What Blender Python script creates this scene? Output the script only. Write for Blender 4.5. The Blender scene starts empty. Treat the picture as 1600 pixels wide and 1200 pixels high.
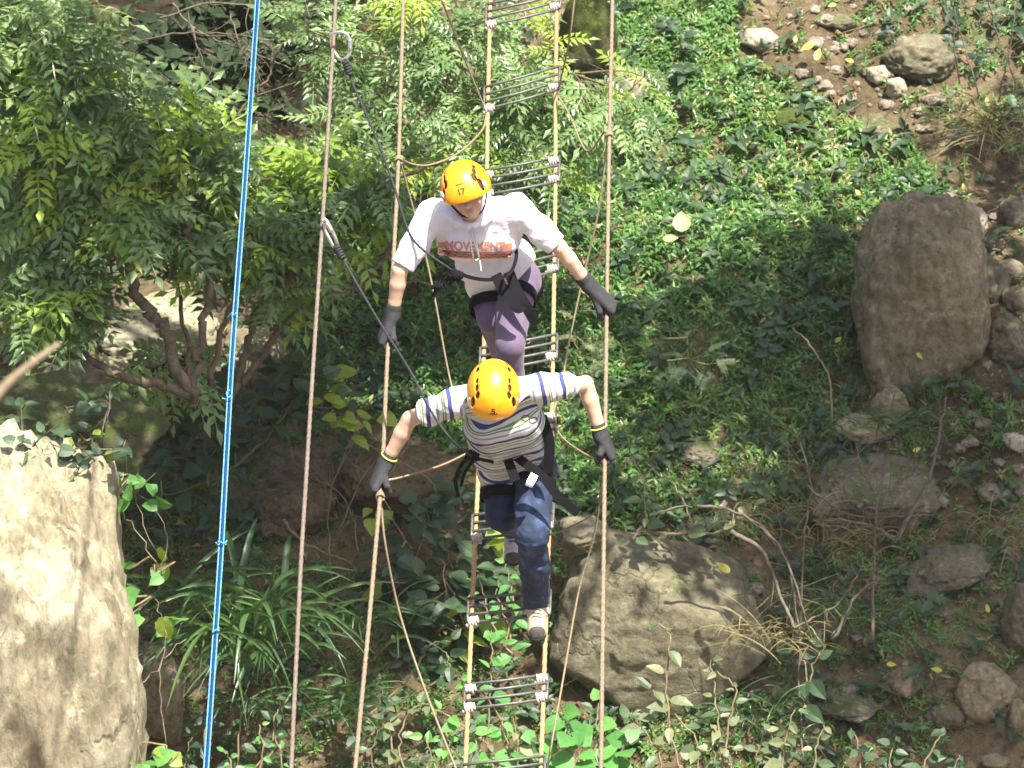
import bpy, math, random
import numpy as np
from mathutils import Vector
from mathutils.bvhtree import BVHTree
rng = np.random.default_rng(7)
random.seed(7)
SC = bpy.context.scene
COL = SC.collection
R = math.radians
# ------------------------------------------------------------------ camera
PITCH = R(30)
CAM = np.array([0.0, -19.053, 11.0])
FW = np.array([0, math.cos(PITCH), -math.sin(PITCH)])
UP = np.array([0, math.sin(PITCH), math.cos(PITCH)])
RT = np.array([1.0, 0, 0])
F = 6820.0                       # focal length in photo pixels (1600 wide)
cd = bpy.data.cameras.new('camera')
cam = bpy.data.objects.new('camera', cd)
COL.objects.link(cam)
cam.location = CAM
cam.rotation_euler = (math.pi / 2 - PITCH, 0, 0)
cd.sensor_width = 36
cd.lens = 36 * F / 1600
cd.clip_start = 0.5
cd.clip_end = 500
cd.dof.use_dof = True
cd.dof.focus_distance = 20.9
cd.dof.aperture_fstop = 9
SC.camera = cam
# ------------------------------------------------------------------ light
S = np.array([0.22, -0.17, 0.96]); S /= np.linalg.norm(S)      # towards the sun
w = bpy.data.worlds.new('World'); SC.world = w
w.use_nodes = True
nt = w.node_tree
sky = nt.nodes.new('ShaderNodeTexSky'); sky.sky_type = 'NISHITA'; sky.sun_disc = False; sky.dust_density = 4.0; sky.air_density = .8
sky.sun_elevation = math.asin(S[2]); sky.sun_rotation = math.atan2(S[0], S[1])
bg = nt.nodes['Background']; bg.inputs[1].default_value = 0.10
nt.links.new(sky.outputs[0], bg.inputs[0])
sl = bpy.data.lights.new('sun', 'SUN'); sl.energy = 5.0; sl.angle = R(0.5); sl.color = (1, .94, .83)
so = bpy.data.objects.new('sun', sl); COL.objects.link(so)
so.rotation_euler = Vector(S).to_track_quat('Z', 'Y').to_euler()
SC.view_settings.view_transform = 'Standard'
SC.view_settings.look = 'None'
SC.view_settings.exposure = 1.45
SC.view_settings.gamma = 1
SC.cycles.max_bounces = 6
SC.cycles.transparent_max_bounces = 4

# ------------------------------------------------------------------ maths helpers
def A(*v): return np.array(v, float)
def nrm(v):
    v = np.asarray(v, float)
    return v / np.maximum(np.linalg.norm(v, axis=-1, keepdims=True), 1e-9)
def P(px, py, w):
    return CAM + w * (FW + (px - 800) / F * RT + (600 - py) / F * UP)
def to_px(p):
    d = np.asarray(p, float) - CAM
    w = d @ FW
    return 800 + F * (d @ RT) / w, 600 - F * (d @ UP) / w, w
def hash3(i, j, k):
    n = (i * 374761393 + j * 668265263 + k * 2147483647 + 1013904223) & 0xffffffff
    n = ((n ^ (n >> 13)) * 1274126177) & 0xffffffff
    return ((n ^ (n >> 16)) & 0xffff) / 65535.0
def vnoise(p):
    p = np.asarray(p, float)
    i = np.floor(p).astype(np.int64); f = p - i; f = f * f * (3 - 2 * f)
    x, y, z = i[..., 0], i[..., 1], i[..., 2]
    fx, fy, fz = f[..., 0], f[..., 1], f[..., 2]
    r = 0
    for a in (0, 1):
        for b in (0, 1):
            for c in (0, 1):
                r = r + hash3(x + a, y + b, z + c) * (fx if a else 1 - fx) * (fy if b else 1 - fy) * (fz if c else 1 - fz)
    return r * 2 - 1
def fbm(p, o=4):
    p = np.asarray(p, float); r = 0; a = 1; s = 1
    for q in range(o):
        r = r + a * vnoise(p * s + 17.3 * q); a *= .5; s *= 2.03
    return r
def sst(a, b, x):
    t = np.clip((x - a) / (b - a), 0, 1); return t * t * (3 - 2 * t)
def in_poly(x, y, poly):
    c = np.zeros(np.shape(x), bool); n = len(poly)
    for i in range(n):
        x0, y0 = poly[i]; x1, y1 = poly[(i + 1) % n]
        if y0 == y1: continue
        m = ((y0 > y) != (y1 > y)) & (x < (x1 - x0) * (y - y0) / (y1 - y0) + x0)
        c ^= m
    return c
def spline(pts, n=8):
    """Catmull-Rom through the points"""
    pts = np.asarray(pts, float)
    if len(pts) < 3:
        t = np.linspace(0, 1, n * max(1, len(pts) - 1) + 1)[:, None]
        return pts[0] + (pts[-1] - pts[0]) * t
    q = np.vstack([2 * pts[0] - pts[1], pts, 2 * pts[-1] - pts[-2]])
    out = []
    for i in range(1, len(q) - 2):
        for k in range(n):
            t = k / n
            out.append(.5 * ((2 * q[i]) + (-q[i - 1] + q[i + 1]) * t + (2 * q[i - 1] - 5 * q[i] + 4 * q[i + 1] - q[i + 2]) * t * t
                             + (-q[i - 1] + 3 * q[i] - 3 * q[i + 1] + q[i + 2]) * t ** 3))
    out.append(q[-2])
    return np.array(out)

# ------------------------------------------------------------------ object helpers
def mkmesh(name, V, Fc, mats, attrs=None, smooth=True, midx=None):
    """Fc: (N,k) int array or list of those"""
    me = bpy.data.meshes.new(name)
    if not isinstance(Fc, list): Fc = [Fc]
    Fc = [np.asarray(f, np.int32) for f in Fc if len(f)]
    V = np.asarray(V, np.float32)
    me.vertices.add(len(V)); me.vertices.foreach_set('co', V.ravel())
    idx = np.concatenate([f.ravel() for f in Fc])
    tot = np.concatenate([np.full(len(f), f.shape[1], np.int32) for f in Fc])
    st = np.concatenate([[0], np.cumsum(tot)[:-1]]).astype(np.int32)
    me.loops.add(len(idx)); me.loops.foreach_set('vertex_index', idx)
    me.polygons.add(len(tot)); me.polygons.foreach_set('loop_start', st)
    me.polygons.foreach_set('loop_total', tot)
    me.polygons.foreach_set('use_smooth', np.full(len(tot), smooth))
    if midx is not None: me.polygons.foreach_set('material_index', np.asarray(midx, np.int32))
    me.update(calc_edges=True)
    me.validate()
    for k, a in (attrs or {}).items():
        a = np.asarray(a, np.float32)
        if a.ndim == 2:
            at = me.attributes.new(k, 'FLOAT_COLOR', 'POINT')
            if a.shape[1] == 3: a = np.hstack([a, np.ones((len(a), 1), np.float32)])
            at.data.foreach_set('color', a.ravel())
        else:
            at = me.attributes.new(k, 'FLOAT', 'POINT'); at.data.foreach_set('value', a)
    for m in (mats if isinstance(mats, (list, tuple)) else [mats]): me.materials.append(m)
    return me
def worldloc(o):
    l = np.array(o.location)
    while o.parent: o = o.parent; l = l + np.array(o.location)
    return l
def obj(name, V, Fc, mat, parent=None, origin=None, attrs=None, smooth=True, label=None, midx=None):
    V = np.asarray(V, float)
    pw = worldloc(parent) if parent else np.zeros(3)
    if origin is None: origin = pw if parent else np.array([V[:, 0].mean(), V[:, 1].mean(), V[:, 2].min()])
    origin = np.asarray(origin, float)
    o = bpy.data.objects.new(name, mkmesh(name, V - origin, Fc, mat, attrs, smooth, midx))
    o.location = origin - pw
    if parent: o.parent = parent
    COL.objects.link(o)
    if label: o['label'] = label
    return o
def tag(o, label=None, cat=None, group=None, kind=None):
    if label: o['label'] = label
    if cat: o['category'] = cat
    if group: o['group'] = group
    if kind: o['kind'] = kind
    return o
def empty(name, loc, label=None, cat=None, group=None):
    o = bpy.data.objects.new(name, None); o.location = loc; o.empty_display_size = .1
    COL.objects.link(o)
    return tag(o, label, cat, group)
class MB:
    """collects pieces into one mesh"""
    def __init__(s): s.V = []; s.Q = []; s.T = []; s.n = 0; s.a = []
    def add(s, V, Fc, a=0.0):
        V = np.asarray(V, float)
        for f in (Fc if isinstance(Fc, list) else [Fc]):
            f = np.asarray(f)
            if len(f) == 0: continue
            (s.Q if f.shape[1] == 4 else s.T).append(f + s.n)
        s.V.append(V); s.n += len(V)
        s.a.append(np.full(len(V), a) if np.isscalar(a) else np.asarray(a)); return s
    def arrays(s):
        F_ = []
        if s.Q: F_.append(np.vstack(s.Q))
        if s.T: F_.append(np.vstack(s.T))
        return np.vstack(s.V), F_, np.concatenate(s.a)
    def build(s, name, mat, parent=None, origin=None, label=None, smooth=True):
        V, F_, a = s.arrays()
        return obj(name, V, F_, mat, parent, origin, {'rnd': a}, smooth, label)
def frames(path):
    path = np.asarray(path, float)
    T = nrm(np.gradient(path, axis=0))
    N = np.zeros_like(T)
    a = A(0, 0, 1) if abs(T[0][2]) < .9 else A(1, 0, 0)
    N[0] = nrm(np.cross(T[0], a))
    for i in range(1, len(T)):
        N[i] = nrm(N[i - 1] - T[i] * np.dot(N[i - 1], T[i]))
    return T, N, np.cross(T, N)
def tube(path, r, seg=8, twist=0, lobes=3, amp=.0, cap=True, closed=False):
    path = np.asarray(path, float); n = len(path)
    r = np.broadcast_to(np.asarray(r, float), (n,))
    T, N, B = frames(path)
    L = np.concatenate([[0], np.cumsum(np.linalg.norm(np.diff(path, axis=0), axis=1))])
    ph = np.linspace(0, 2 * math.pi, seg, endpoint=False)
    rr = r[:, None] * (1 + amp * np.cos(lobes * (ph[None] - twist * L[:, None])))
    V = path[:, None] + rr[..., None] * (np.cos(ph)[None, :, None] * N[:, None] + np.sin(ph)[None, :, None] * B[:, None])
    V = V.reshape(-1, 3)
    i = np.arange(n if closed else n - 1)[:, None] * seg; j = np.arange(seg)[None]; j2 = (j + 1) % seg
    i2 = (i + seg) % (n * seg)
    Q = np.stack([i + j, i + j2, i2 + j2, i2 + j], -1).reshape(-1, 4)
    if not cap or closed: return V, Q
    V = np.vstack([V, path[0], path[-1]]); c0 = n * seg
    j = np.arange(seg); j2 = (j + 1) % seg
    T1 = np.stack([np.full(seg, c0), j2, j], 1)
    T2 = np.stack([np.full(seg, c0 + 1), (n - 1) * seg + j, (n - 1) * seg + j2], 1)
    return V, [Q, np.vstack([T1, T2])]
def resample(path, step):
    path = np.asarray(path, float)
    L = np.concatenate([[0], np.cumsum(np.linalg.norm(np.diff(path, axis=0), axis=1))])
    n = max(2, int(L[-1] / step)); t = np.linspace(0, L[-1], n)
    return np.stack([np.interp(t, L, path[:, k]) for k in range(3)], 1)

# ---- signed distance modelling: smooth unions meshed with surface nets
class SDF:
    def __init__(s, k=.03): s.p = []; s.k = k; s.cuts = []
    def cone(s, a, b, ra, rb, flat=None, k=None):
        s.p.append((A(*a), A(*b), ra, rb, flat, k)); return s
    def ball(s, c, r, flat=None, k=None): return s.cone(c, A(*c) + A(0, 0, 1e-4), r, r, flat, k)
    def chain(s, pts, rs, **kw):
        for i in range(len(pts) - 1): s.cone(pts[i], pts[i + 1], rs[i], rs[i + 1], **kw)
        return s
    @staticmethod
    def dist(X, pr):
        a, b, ra, rb, flat, k = pr
        d = X - a; ab = b - a
        if flat is not None:
            for (n, f) in (flat if isinstance(flat, list) else [flat]):
                n = nrm(n); d = d + (f - 1) * (d @ n)[..., None] * n; ab = ab + (f - 1) * (ab @ n) * n
        t = np.clip((d @ ab) / max(ab @ ab, 1e-12), 0, 1)
        return np.linalg.norm(d - t[..., None] * ab, axis=-1) - (ra + (rb - ra) * t)
    def mesh(s, h, disp=None, clip=None, pad=.02):
        ext = [(np.minimum(a, b) - max(ra, rb) * 1.3 - pad, np.maximum(a, b) + max(ra, rb) * 1.3 + pad) for a, b, ra, rb, fl, k in s.p]
        lo = np.min([e[0] for e in ext], 0); hi = np.max([e[1] for e in ext], 0)
        n = np.ceil((hi - lo) / h).astype(int) + 1
        val = np.full(tuple(n), .2, np.float64)
        ax = [lo[i] + h * np.arange(n[i]) for i in range(3)]
        for pr, e in zip(s.p, ext):
            k = pr[5] if pr[5] is not None else s.k
            i0 = np.maximum(0, ((e[0] - k - lo) / h).astype(int)); i1 = np.minimum(n, ((e[1] + k - lo) / h).astype(int) + 2)
            sl_ = tuple(slice(i0[q], i1[q]) for q in range(3))
            X = np.stack(np.meshgrid(ax[0][sl_[0]], ax[1][sl_[1]], ax[2][sl_[2]], indexing='ij'), -1)
            d = SDF.dist(X, pr); v = val[sl_]
            hh = np.maximum(k - np.abs(d - v), 0) / k
            val[sl_] = np.minimum(d, v) - hh * hh * k * .25
        if disp is not None or clip is not None:
            X = np.stack(np.meshgrid(*ax, indexing='ij'), -1)
            if disp is not None:
                m = np.abs(val) < .05
                val[m] += disp(X[m])
            if clip is not None: val = np.maximum(val, clip(X))
        val[0] = val[-1] = .2; val[:, 0] = val[:, -1] = .2; val[:, :, 0] = val[:, :, -1] = .2
        return surface_net(val, lo, h)
def surface_net(val, lo, h):
    s = val < 0
    nx, ny, nz = [q - 1 for q in val.shape]
    cs = [(a, b, c) for a in (0, 1) for b in (0, 1) for c in (0, 1)]
    cnt = np.zeros((nx, ny, nz), np.int8)
    for a, b, c in cs: cnt += s[a:a + nx, b:b + ny, c:c + nz]
    act = (cnt > 0) & (cnt < 8)
    ci = np.argwhere(act); idx = np.full(act.shape, -1, np.int64); idx[act] = np.arange(len(ci))
    acc = np.zeros((len(ci), 3)); num = np.zeros(len(ci))
    for e0 in cs:
        for k in range(3):
            if e0[k]: continue
            e1 = list(e0); e1[k] = 1
            v0 = val[ci[:, 0] + e0[0], ci[:, 1] + e0[1], ci[:, 2] + e0[2]]
            v1 = val[ci[:, 0] + e1[0], ci[:, 1] + e1[1], ci[:, 2] + e1[2]]
            m = (v0 < 0) != (v1 < 0)
            t = np.where(m, v0 / np.where(m, v0 - v1, 1), 0)
            p = np.tile(np.array(e0, float), (len(ci), 1)); p[:, k] += t
            acc += p * m[:, None]; num += m
    V = lo + h * (ci + acc / num[:, None])
    Q = []
    for k in range(3):
        u, v = (k + 1) % 3, (k + 2) % 3
        a = [slice(0, nx + 1), slice(0, ny + 1), slice(0, nz + 1)]
        a0 = list(a); a1 = list(a); a0[k] = slice(0, -1); a1[k] = slice(1, None)
        s0, s1 = s[tuple(a0)], s[tuple(a1)]
        e = np.argwhere(s0 != s1)
        e = e[(e[:, u] > 0) & (e[:, v] > 0) & (e[:, u] < act.shape[u]) & (e[:, v] < act.shape[v])]
        sg = s0[e[:, 0], e[:, 1], e[:, 2]]
        def at(du, dv):
            q = e.copy(); q[:, u] -= du; q[:, v] -= dv
            return idx[q[:, 0], q[:, 1], q[:, 2]]
        f = np.stack([at(0, 0), at(1, 0), at(1, 1), at(0, 1)], 1)
        f[~sg] = f[~sg][:, ::-1]
        Q.append(f)
    return V, np.vstack(Q)

# ------------------------------------------------------------------ materials
def newmat(name):
    m = bpy.data.materials.new(name); m.use_nodes = True
    n = m.node_tree; b = n.nodes['Principled BSDF']
    return m, n, b
def node(n, t, **kw):
    x = n.nodes.new(t)
    for k, v in kw.items(): setattr(x, k, v)
    return x
def ramp(n, fac, stops, interp='LINEAR'):
    r = n.nodes.new('ShaderNodeValToRGB'); r.color_ramp.interpolation = interp
    el = r.color_ramp.elements
    while len(el) < len(stops): el.new(.5)
    for e, (p, c) in zip(el, stops):
        e.position = p; e.color = (*c, 1)
    n.links.new(fac, r.inputs[0]); return r.outputs[0]
def noise_tex(n, scale, detail=6, rough=.6, vec=None, dist=0):
    t = n.nodes.new('ShaderNodeTexNoise'); t.inputs['Scale'].default_value = scale
    t.inputs['Detail'].default_value = detail; t.inputs['Roughness'].default_value = rough
    t.inputs['Distortion'].default_value = dist
    if vec is None:
        g = n.nodes.new('ShaderNodeNewGeometry'); vec = g.outputs['Position']
    n.links.new(vec, t.inputs['Vector']); return t.outputs[0]
def bump(n, b, fac, strength, dist=.01):
    x = n.nodes.new('ShaderNodeBump'); x.inputs['Strength'].default_value = strength; x.inputs['Distance'].default_value = dist
    n.links.new(fac, x.inputs['Height']); n.links.new(x.outputs[0], b.inputs['Normal'])
def mixc(n, fac, a, b, mode='MIX'):
    x = n.nodes.new('ShaderNodeMix'); x.data_type = 'RGBA'; x.blend_type = mode
    for s, v in ((x.inputs[0], fac), (x.inputs[6], a), (x.inputs[7], b)):
        if hasattr(v, 'is_linked') or isinstance(v, bpy.types.NodeSocket): n.links.new(v, s)
        elif isinstance(v, (int, float)): s.default_value = v
        else: s.default_value = (*v, 1)
    return x.outputs[2]
def math_(n, op, a, b=0.0):
    x = n.nodes.new('ShaderNodeMath'); x.operation = op
    for s, v in ((x.inputs[0], a), (x.inputs[1], b)):
        if isinstance(v, bpy.types.NodeSocket): n.links.new(v, s)
        else: s.default_value = v
    return x.outputs[0]
def attr(n, name, out='Fac'):
    a = n.nodes.new('ShaderNodeAttribute'); a.attribute_name = name; return a.outputs[out]
def plain(name, col, rough=.7, metal=0, var=.25, scale=40, bmp=.2, bdist=.003, spec=.3):
    m, n, b = newmat(name)
    f = noise_tex(n, scale)
    c = ramp(n, f, [(.3, tuple(x * (1 - var) for x in col)), (.7, tuple(min(1, x * (1 + var)) for x in col))])
    n.links.new(c, b.inputs['Base Color'])
    b.inputs['Roughness'].default_value = rough; b.inputs['Metallic'].default_value = metal; b.inputs['Specular IOR Level'].default_value = .5 if metal else spec
    if bmp: bump(n, b, f, bmp, bdist)
    return m
def leafmat(name, cols, rough=.42, trans=.35, spec=.5):
    """leaf: principled + translucent; colour from the per-leaf random 'rnd'"""
    m, n, b = newmat(name)
    k = len(cols)
    c = ramp(n, attr(n, 'rnd'), [(i / max(1, k - 1), cc) for i, cc in enumerate(cols)])
    f = noise_tex(n, 60, 2)
    c = mixc(n, .35, c, ramp(n, f, [(.3, (.35, .35, .35)), (.7, (1, 1, 1))]), 'MULTIPLY')
    n.links.new(c, b.inputs['Base Color'])
    b.inputs['Roughness'].default_value = rough
    b.inputs['Specular IOR Level'].default_value = spec
    t = n.nodes.new('ShaderNodeBsdfTranslucent')
    tc = mixc(n, 1.0, c, (1.5, 1.7, .55), 'MULTIPLY')
    n.links.new(tc, t.inputs[0])
    mx = n.nodes.new('ShaderNodeMixShader'); mx.inputs[0].default_value = trans
    n.links.new(b.outputs[0], mx.inputs[1]); n.links.new(t.outputs[0], mx.inputs[2])
    n.links.new(mx.outputs[0], n.nodes['Material Output'].inputs[0])
    return m
def rockmat(name, c1, c2, c3, moss=0.0, scale=3.0, bst=.6, crack=(1, 1, 1), mosscol=(.06, .09, .015)):
    m, n, b = newmat(name)
    g = n.nodes.new('ShaderNodeNewGeometry')
    mp = n.nodes.new('ShaderNodeMapping'); mp.inputs['Scale'].default_value = crack
    n.links.new(g.outputs['Position'], mp.inputs[0])
    f1 = noise_tex(n, scale, 8, .65, mp.outputs[0], .3)
    f2 = noise_tex(n, scale * 9, 8, .75, mp.outputs[0])
    c = ramp(n, f1, [(.28, c1), (.5, c2), (.72, c3)])
    c = mixc(n, .75, c, ramp(n, f2, [(.33, (.35, .34, .32)), (.5, (.85, .85, .85)), (.68, (1.25, 1.22, 1.15))]), 'MULTIPLY')
    if moss:
        sx = n.nodes.new('ShaderNodeSeparateXYZ'); n.links.new(g.outputs['Normal'], sx.inputs[0])
        f3 = noise_tex(n, scale * 1.6, 6, .7)
        f4 = noise_tex(n, scale * 14, 6, .75)
        mm = math_(n, 'ADD', math_(n, 'ADD', math_(n, 'MULTIPLY', sx.outputs[2], .35), f3), math_(n, 'MULTIPLY', math_(n, 'SUBTRACT', f4, .5), .9))
        mk = ramp(n, mm, [(1.0 - moss * .55, (0, 0, 0)), (min(1, 1.1 - moss * .5), (1, 1, 1))])
        c = mixc(n, mk, c, ramp(n, f4, [(.35, tuple(q * .5 for q in mosscol)), (.65, tuple(q * 1.6 for q in mosscol))]))
    n.links.new(c, b.inputs['Base Color']); b.inputs['Roughness'].default_value = .9
    b.inputs['Specular IOR Level'].default_value = .25
    vo = n.nodes.new('ShaderNodeTexVoronoi'); vo.feature = 'DISTANCE_TO_EDGE'; vo.inputs['Scale'].default_value = scale * .75
    nv = n.nodes.new('ShaderNodeTexNoise'); nv.inputs['Scale'].default_value = scale * 1.2; nv.inputs['Detail'].default_value = 5; n.links.new(mp.outputs[0], nv.inputs['Vector'])
    va = n.nodes.new('ShaderNodeVectorMath'); va.operation = 'MULTIPLY_ADD'; n.links.new(nv.outputs['Color'], va.inputs[0]); va.inputs[1].default_value = (.5, .5, .5); n.links.new(mp.outputs[0], va.inputs[2]); n.links.new(va.outputs[0], vo.inputs['Vector'])
    gate = ramp(n, noise_tex(n, scale * .8, 3), [(.48, (0, 0, 0)), (.6, (1, 1, 1))])
    cr = math_(n, 'MULTIPLY', ramp(n, vo.outputs['Distance'], [(0, (1, 1, 1)), (.022, (0, 0, 0))]), gate)
    c = mixc(n, math_(n, 'MULTIPLY', cr, .45), c, tuple(q * .25 for q in c1))
    f5 = noise_tex(n, scale * 3.2, 5, .6); c = mixc(n, ramp(n, f5, [(.60, (0, 0, 0)), (.66, (.55, .55, .55))]), c, tuple(min(1, q * 1.25) for q in c3))
    f6 = noise_tex(n, scale * 2.1, 5, .7); c = mixc(n, ramp(n, f6, [(.60, (0, 0, 0)), (.70, (.6, .6, .6))]), c, tuple(q * .45 for q in c1))
    n.links.new(c, b.inputs['Base Color'])
    h = math_(n, 'SUBTRACT', math_(n, 'ADD', math_(n, 'MULTIPLY', f1, 1.5), f2), math_(n, 'MULTIPLY', cr, .4))
    bump(n, b, h, bst, .03)
    return m
M = {}
M['ground_leaf'] = leafmat('ground_leaf', [(.04, .11, .03), (.08, .20, .045), (.12, .26, .06), (.20, .32, .08), (.34, .34, .12)], .36, .38)
M['shrub_leaf'] = leafmat('shrub_leaf', [(.06, .11, .045), (.11, .18, .06), (.15, .25, .095), (.26, .37, .15)], .34, .36, .6)
M['young_leaf'] = leafmat('young_leaf', [(.20, .32, .04), (.30, .42, .06), (.36, .46, .08)], .4, .45)
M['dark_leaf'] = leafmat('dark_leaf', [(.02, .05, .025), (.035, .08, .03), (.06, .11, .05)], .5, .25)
M['grey_leaf'] = leafmat('grey_leaf', [(.06, .10, .05), (.10, .15, .07), (.16, .19, .09), (.26, .27, .14)], .5, .3)
M['round_leaf'] = leafmat('round_leaf', [(.08, .24, .06), (.11, .30, .07), (.15, .36, .08)], .5, .35)
M['hollow_shade_leaf'] = leafmat('hollow_shade_leaf', [(.012, .025, .012), (.02, .04, .015), (.03, .05, .02)], .6, .2, .2)  # near-black leaf colour stands in for the deep shade of the hollow
M['blade'] = leafmat('grass_blade', [(.03, .08, .025), (.06, .13, .04), (.10, .18, .05)], .35, .3, .6)
M['yellow_leaf'] = leafmat('yellow_leaf', [(.45, .42, .04), (.55, .52, .07), (.6, .55, .12)], .5, .3)
M['litter'] = leafmat('leaf_litter', [(.10, .055, .03), (.17, .10, .055), (.28, .19, .11), (.36, .28, .18)], .8, .1, .2)
M['bark'] = plain('bark', (.13, .10, .065), .9, 0, .45, 25, .7, .01)
M['bark_pale'] = plain('pale_bark', (.24, .19, .12), .85, 0, .4, 30, .6, .006)
M['dry_stem'] = plain('dry_stem', (.20, .16, .095), .85, 0, .35, 30, .3)
M['straw'] = leafmat('straw', [(.14, .12, .05), (.22, .19, .09), (.32, .28, .15)], .7, .2, .2)
M['grey_twig'] = plain('grey_twig', (.12, .10, .075), .9, 0, .4, 30, .4)
M['green_stem'] = plain('green_stem', (.13, .15, .05), .7, 0, .3, 30, .2)
M['tan_rope'] = plain('tan_rope', (.40, .235, .11), .8, 0, .3, 60, .5, .003)
M['cable'] = plain('hand_cable', (.18, .14, .095), .7, 0, .3, 70, .5, .003)
M['cable_grey'] = plain('outer_cable', (.14, .112, .09), .7, 0, .3, 70, .5, .003)
M['cord'] = plain('cord', (.22, .175, .11), .8, 0, .25, 70, .4, .003)
M['rod'] = plain('steel_rod', (.12, .12, .12), .55, .5, .35, 60, .4, .002)
M['lash'] = plain('lashing', (.36, .33, .29), .85, 0, .5, 90, .6, .004)
M['alu'] = plain('aluminium', (.72, .72, .70), .28, .9, .08, 60, .05, .001)
M['black'] = plain('black_webbing', (.007, .007, .009), .85, 0, .4, 120, .4, .002, .12)
M['lanyard'] = plain('lanyard_rope', (.025, .028, .034), .7, 0, .5, 90, .5, .003)
M['glove'] = plain('grey_glove', (.040, .040, .044), .9, 0, .35, 130, .6, .002, .15)
M['cuff'] = plain('yellow_cuff', (.62, .60, .10), .8, 0, .1, 90, .2)
M['hair'] = plain('black_hair', (.012, .009, .008), .5, 0, .5, 90, .5, .003)
M['blue_fringe'] = plain('blue_glare_fringe', (.002, .02, .10), .6, 0, .5, 60, .4)  # colour of the dark glare fringing between the blue strands
M['blue_edge'] = plain('light_blue_rope', (.08, .27, .40), .7, 0, .3, 80, .4)
M['sole'] = plain('black_sole', (.015, .015, .015), .8, 0, .3, 60, .2)
M['shoe'] = plain('beige_shoe', (.42, .31, .21), .8, 0, .2, 60, .3)
M['shoe_grey'] = plain('grey_shoe', (.40, .38, .35), .8, 0, .2, 60, .3)
M['patch'] = plain('dark_shoe_patch', (.06, .055, .05), .8, 0, .2, 60, .3)
M['white_clip'] = plain('white_clip', (.75, .72, .66), .4, 0, .05, 60, .0)
M['print_dark'] = plain('dark_print', (.10, .055, .02), .6, 0, .1, 60, 0)
M['liner'] = plain('helmet_liner', (.07, .035, .01), .8, 0, .2, 60, .2)
M['orange_print'] = plain('orange_print', (.56, .25, .17), .85, 0, .25, 160, .2, .001)
M['dark_print2'] = plain('dark_line_print', (.13, .06, .06), .85, 0, .2, 160, .1, .001)
M['string'] = plain('white_string', (.78, .76, .74), .8, 0, .05, 100, .2)
def helmetmat():
    m, n, b = newmat('orange_helmet')
    f = noise_tex(n, 25, 5)
    c = ramp(n, f, [(.3, (.80, .30, .008)), (.7, (.88, .38, .012))])
    n.links.new(c, b.inputs['Base Color']); b.inputs['Roughness'].default_value = .3
    b.inputs['Coat Weight'].default_value = .35; b.inputs['Coat Roughness'].default_value = .25
    f2 = noise_tex(n, 120, 6); rr = ramp(n, f2, [(.35, (.25, .25, .25)), (.7, (.45, .45, .45))]); n.links.new(rr, b.inputs['Roughness'])
    return m
M['helmet'] = helmetmat()
def skinmat():
    m, n, b = newmat('skin')
    n.links.new(mixc(n, .3, attr(n, 'col', 'Color'), ramp(n, noise_tex(n, 40, 5), [(.3, (.8, .75, .7)), (.7, (1.1, 1.05, 1.05))]), 'MULTIPLY'), b.inputs['Base Color'])
    b.inputs['Roughness'].default_value = .5
    b.inputs['Subsurface Weight'].default_value = .12; b.inputs['Subsurface Radius'].default_value = (.01, .004, .002)
    bump(n, b, noise_tex(n, 150, 3), .12, .001)
    return m
M['skin'] = skinmat()
def clothmat(name, col, var=.12, bst=.4, scale=14):
    m, n, b = newmat(name)
    f = noise_tex(n, scale, 4, .55, None, .8)
    f2 = noise_tex(n, 220, 2)
    c = ramp(n, f2, [(.3, tuple(x * (1 - var) for x in col)), (.7, tuple(min(1, x * (1 + var)) for x in col))])
    n.links.new(c, b.inputs['Base Color']); b.inputs['Roughness'].default_value = .9
    b.inputs['Specular IOR Level'].default_value = .2
    b.inputs['Sheen Weight'].default_value = .15
    bump(n, b, math_(n, 'ADD', f, math_(n, 'MULTIPLY', f2, .08)), bst, .02)
    return m
M['hoodie'] = clothmat('white_hoodie', (.74, .72, .75), .03, .6)
M['leggings'] = clothmat('purple_leggings', (.125, .092, .15), .12, .15)
def denimmat():
    m, n, b = newmat('denim')
    f = noise_tex(n, 9, 5, .6, None, 1.2); f2 = noise_tex(n, 260, 2)
    c = ramp(n, f, [(.3, (.006, .010, .024)), (.55, (.014, .03, .075)), (.75, (.055, .10, .21))])
    c = mixc(n, .5, c, ramp(n, f2, [(.3, (.6, .6, .6)), (.7, (1.2, 1.2, 1.2))]), 'MULTIPLY')
    n.links.new(c, b.inputs['Base Color']); b.inputs['Roughness'].default_value = .85
    bump(n, b, f, .35, .02)
    return m
M['denim'] = denimmat()
def stripemat():
    m, n, b = newmat('striped_cotton')
    s = attr(n, 'stripe')
    fr = math_(n, 'FRACT', math_(n, 'MULTIPLY', s, 1 / .092))
    W = (.60, .60, .58); N_ = (.06, .07, .20); G = (.17, .24, .10); Gy = (.27, .28, .33)
    c = ramp(n, fr, [(0, W), (.16, N_), (.34, W), (.46, G), (.52, W), (.56, G), (.62, W), (.76, Gy), (.86, W)], 'CONSTANT')
    f2 = noise_tex(n, 220, 2)
    c = mixc(n, .2, c, ramp(n, f2, [(.3, (.7, .7, .7)), (.7, (1.1, 1.1, 1.1))]), 'MULTIPLY')
    n.links.new(c, b.inputs['Base Color']); b.inputs['Roughness'].default_value = .9
    b.inputs['Specular IOR Level'].default_value = .2
    bump(n, b, noise_tex(n, 13, 4, .55, None, .8), .4, .02)
    return m
M['stripe'] = stripemat()
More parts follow.
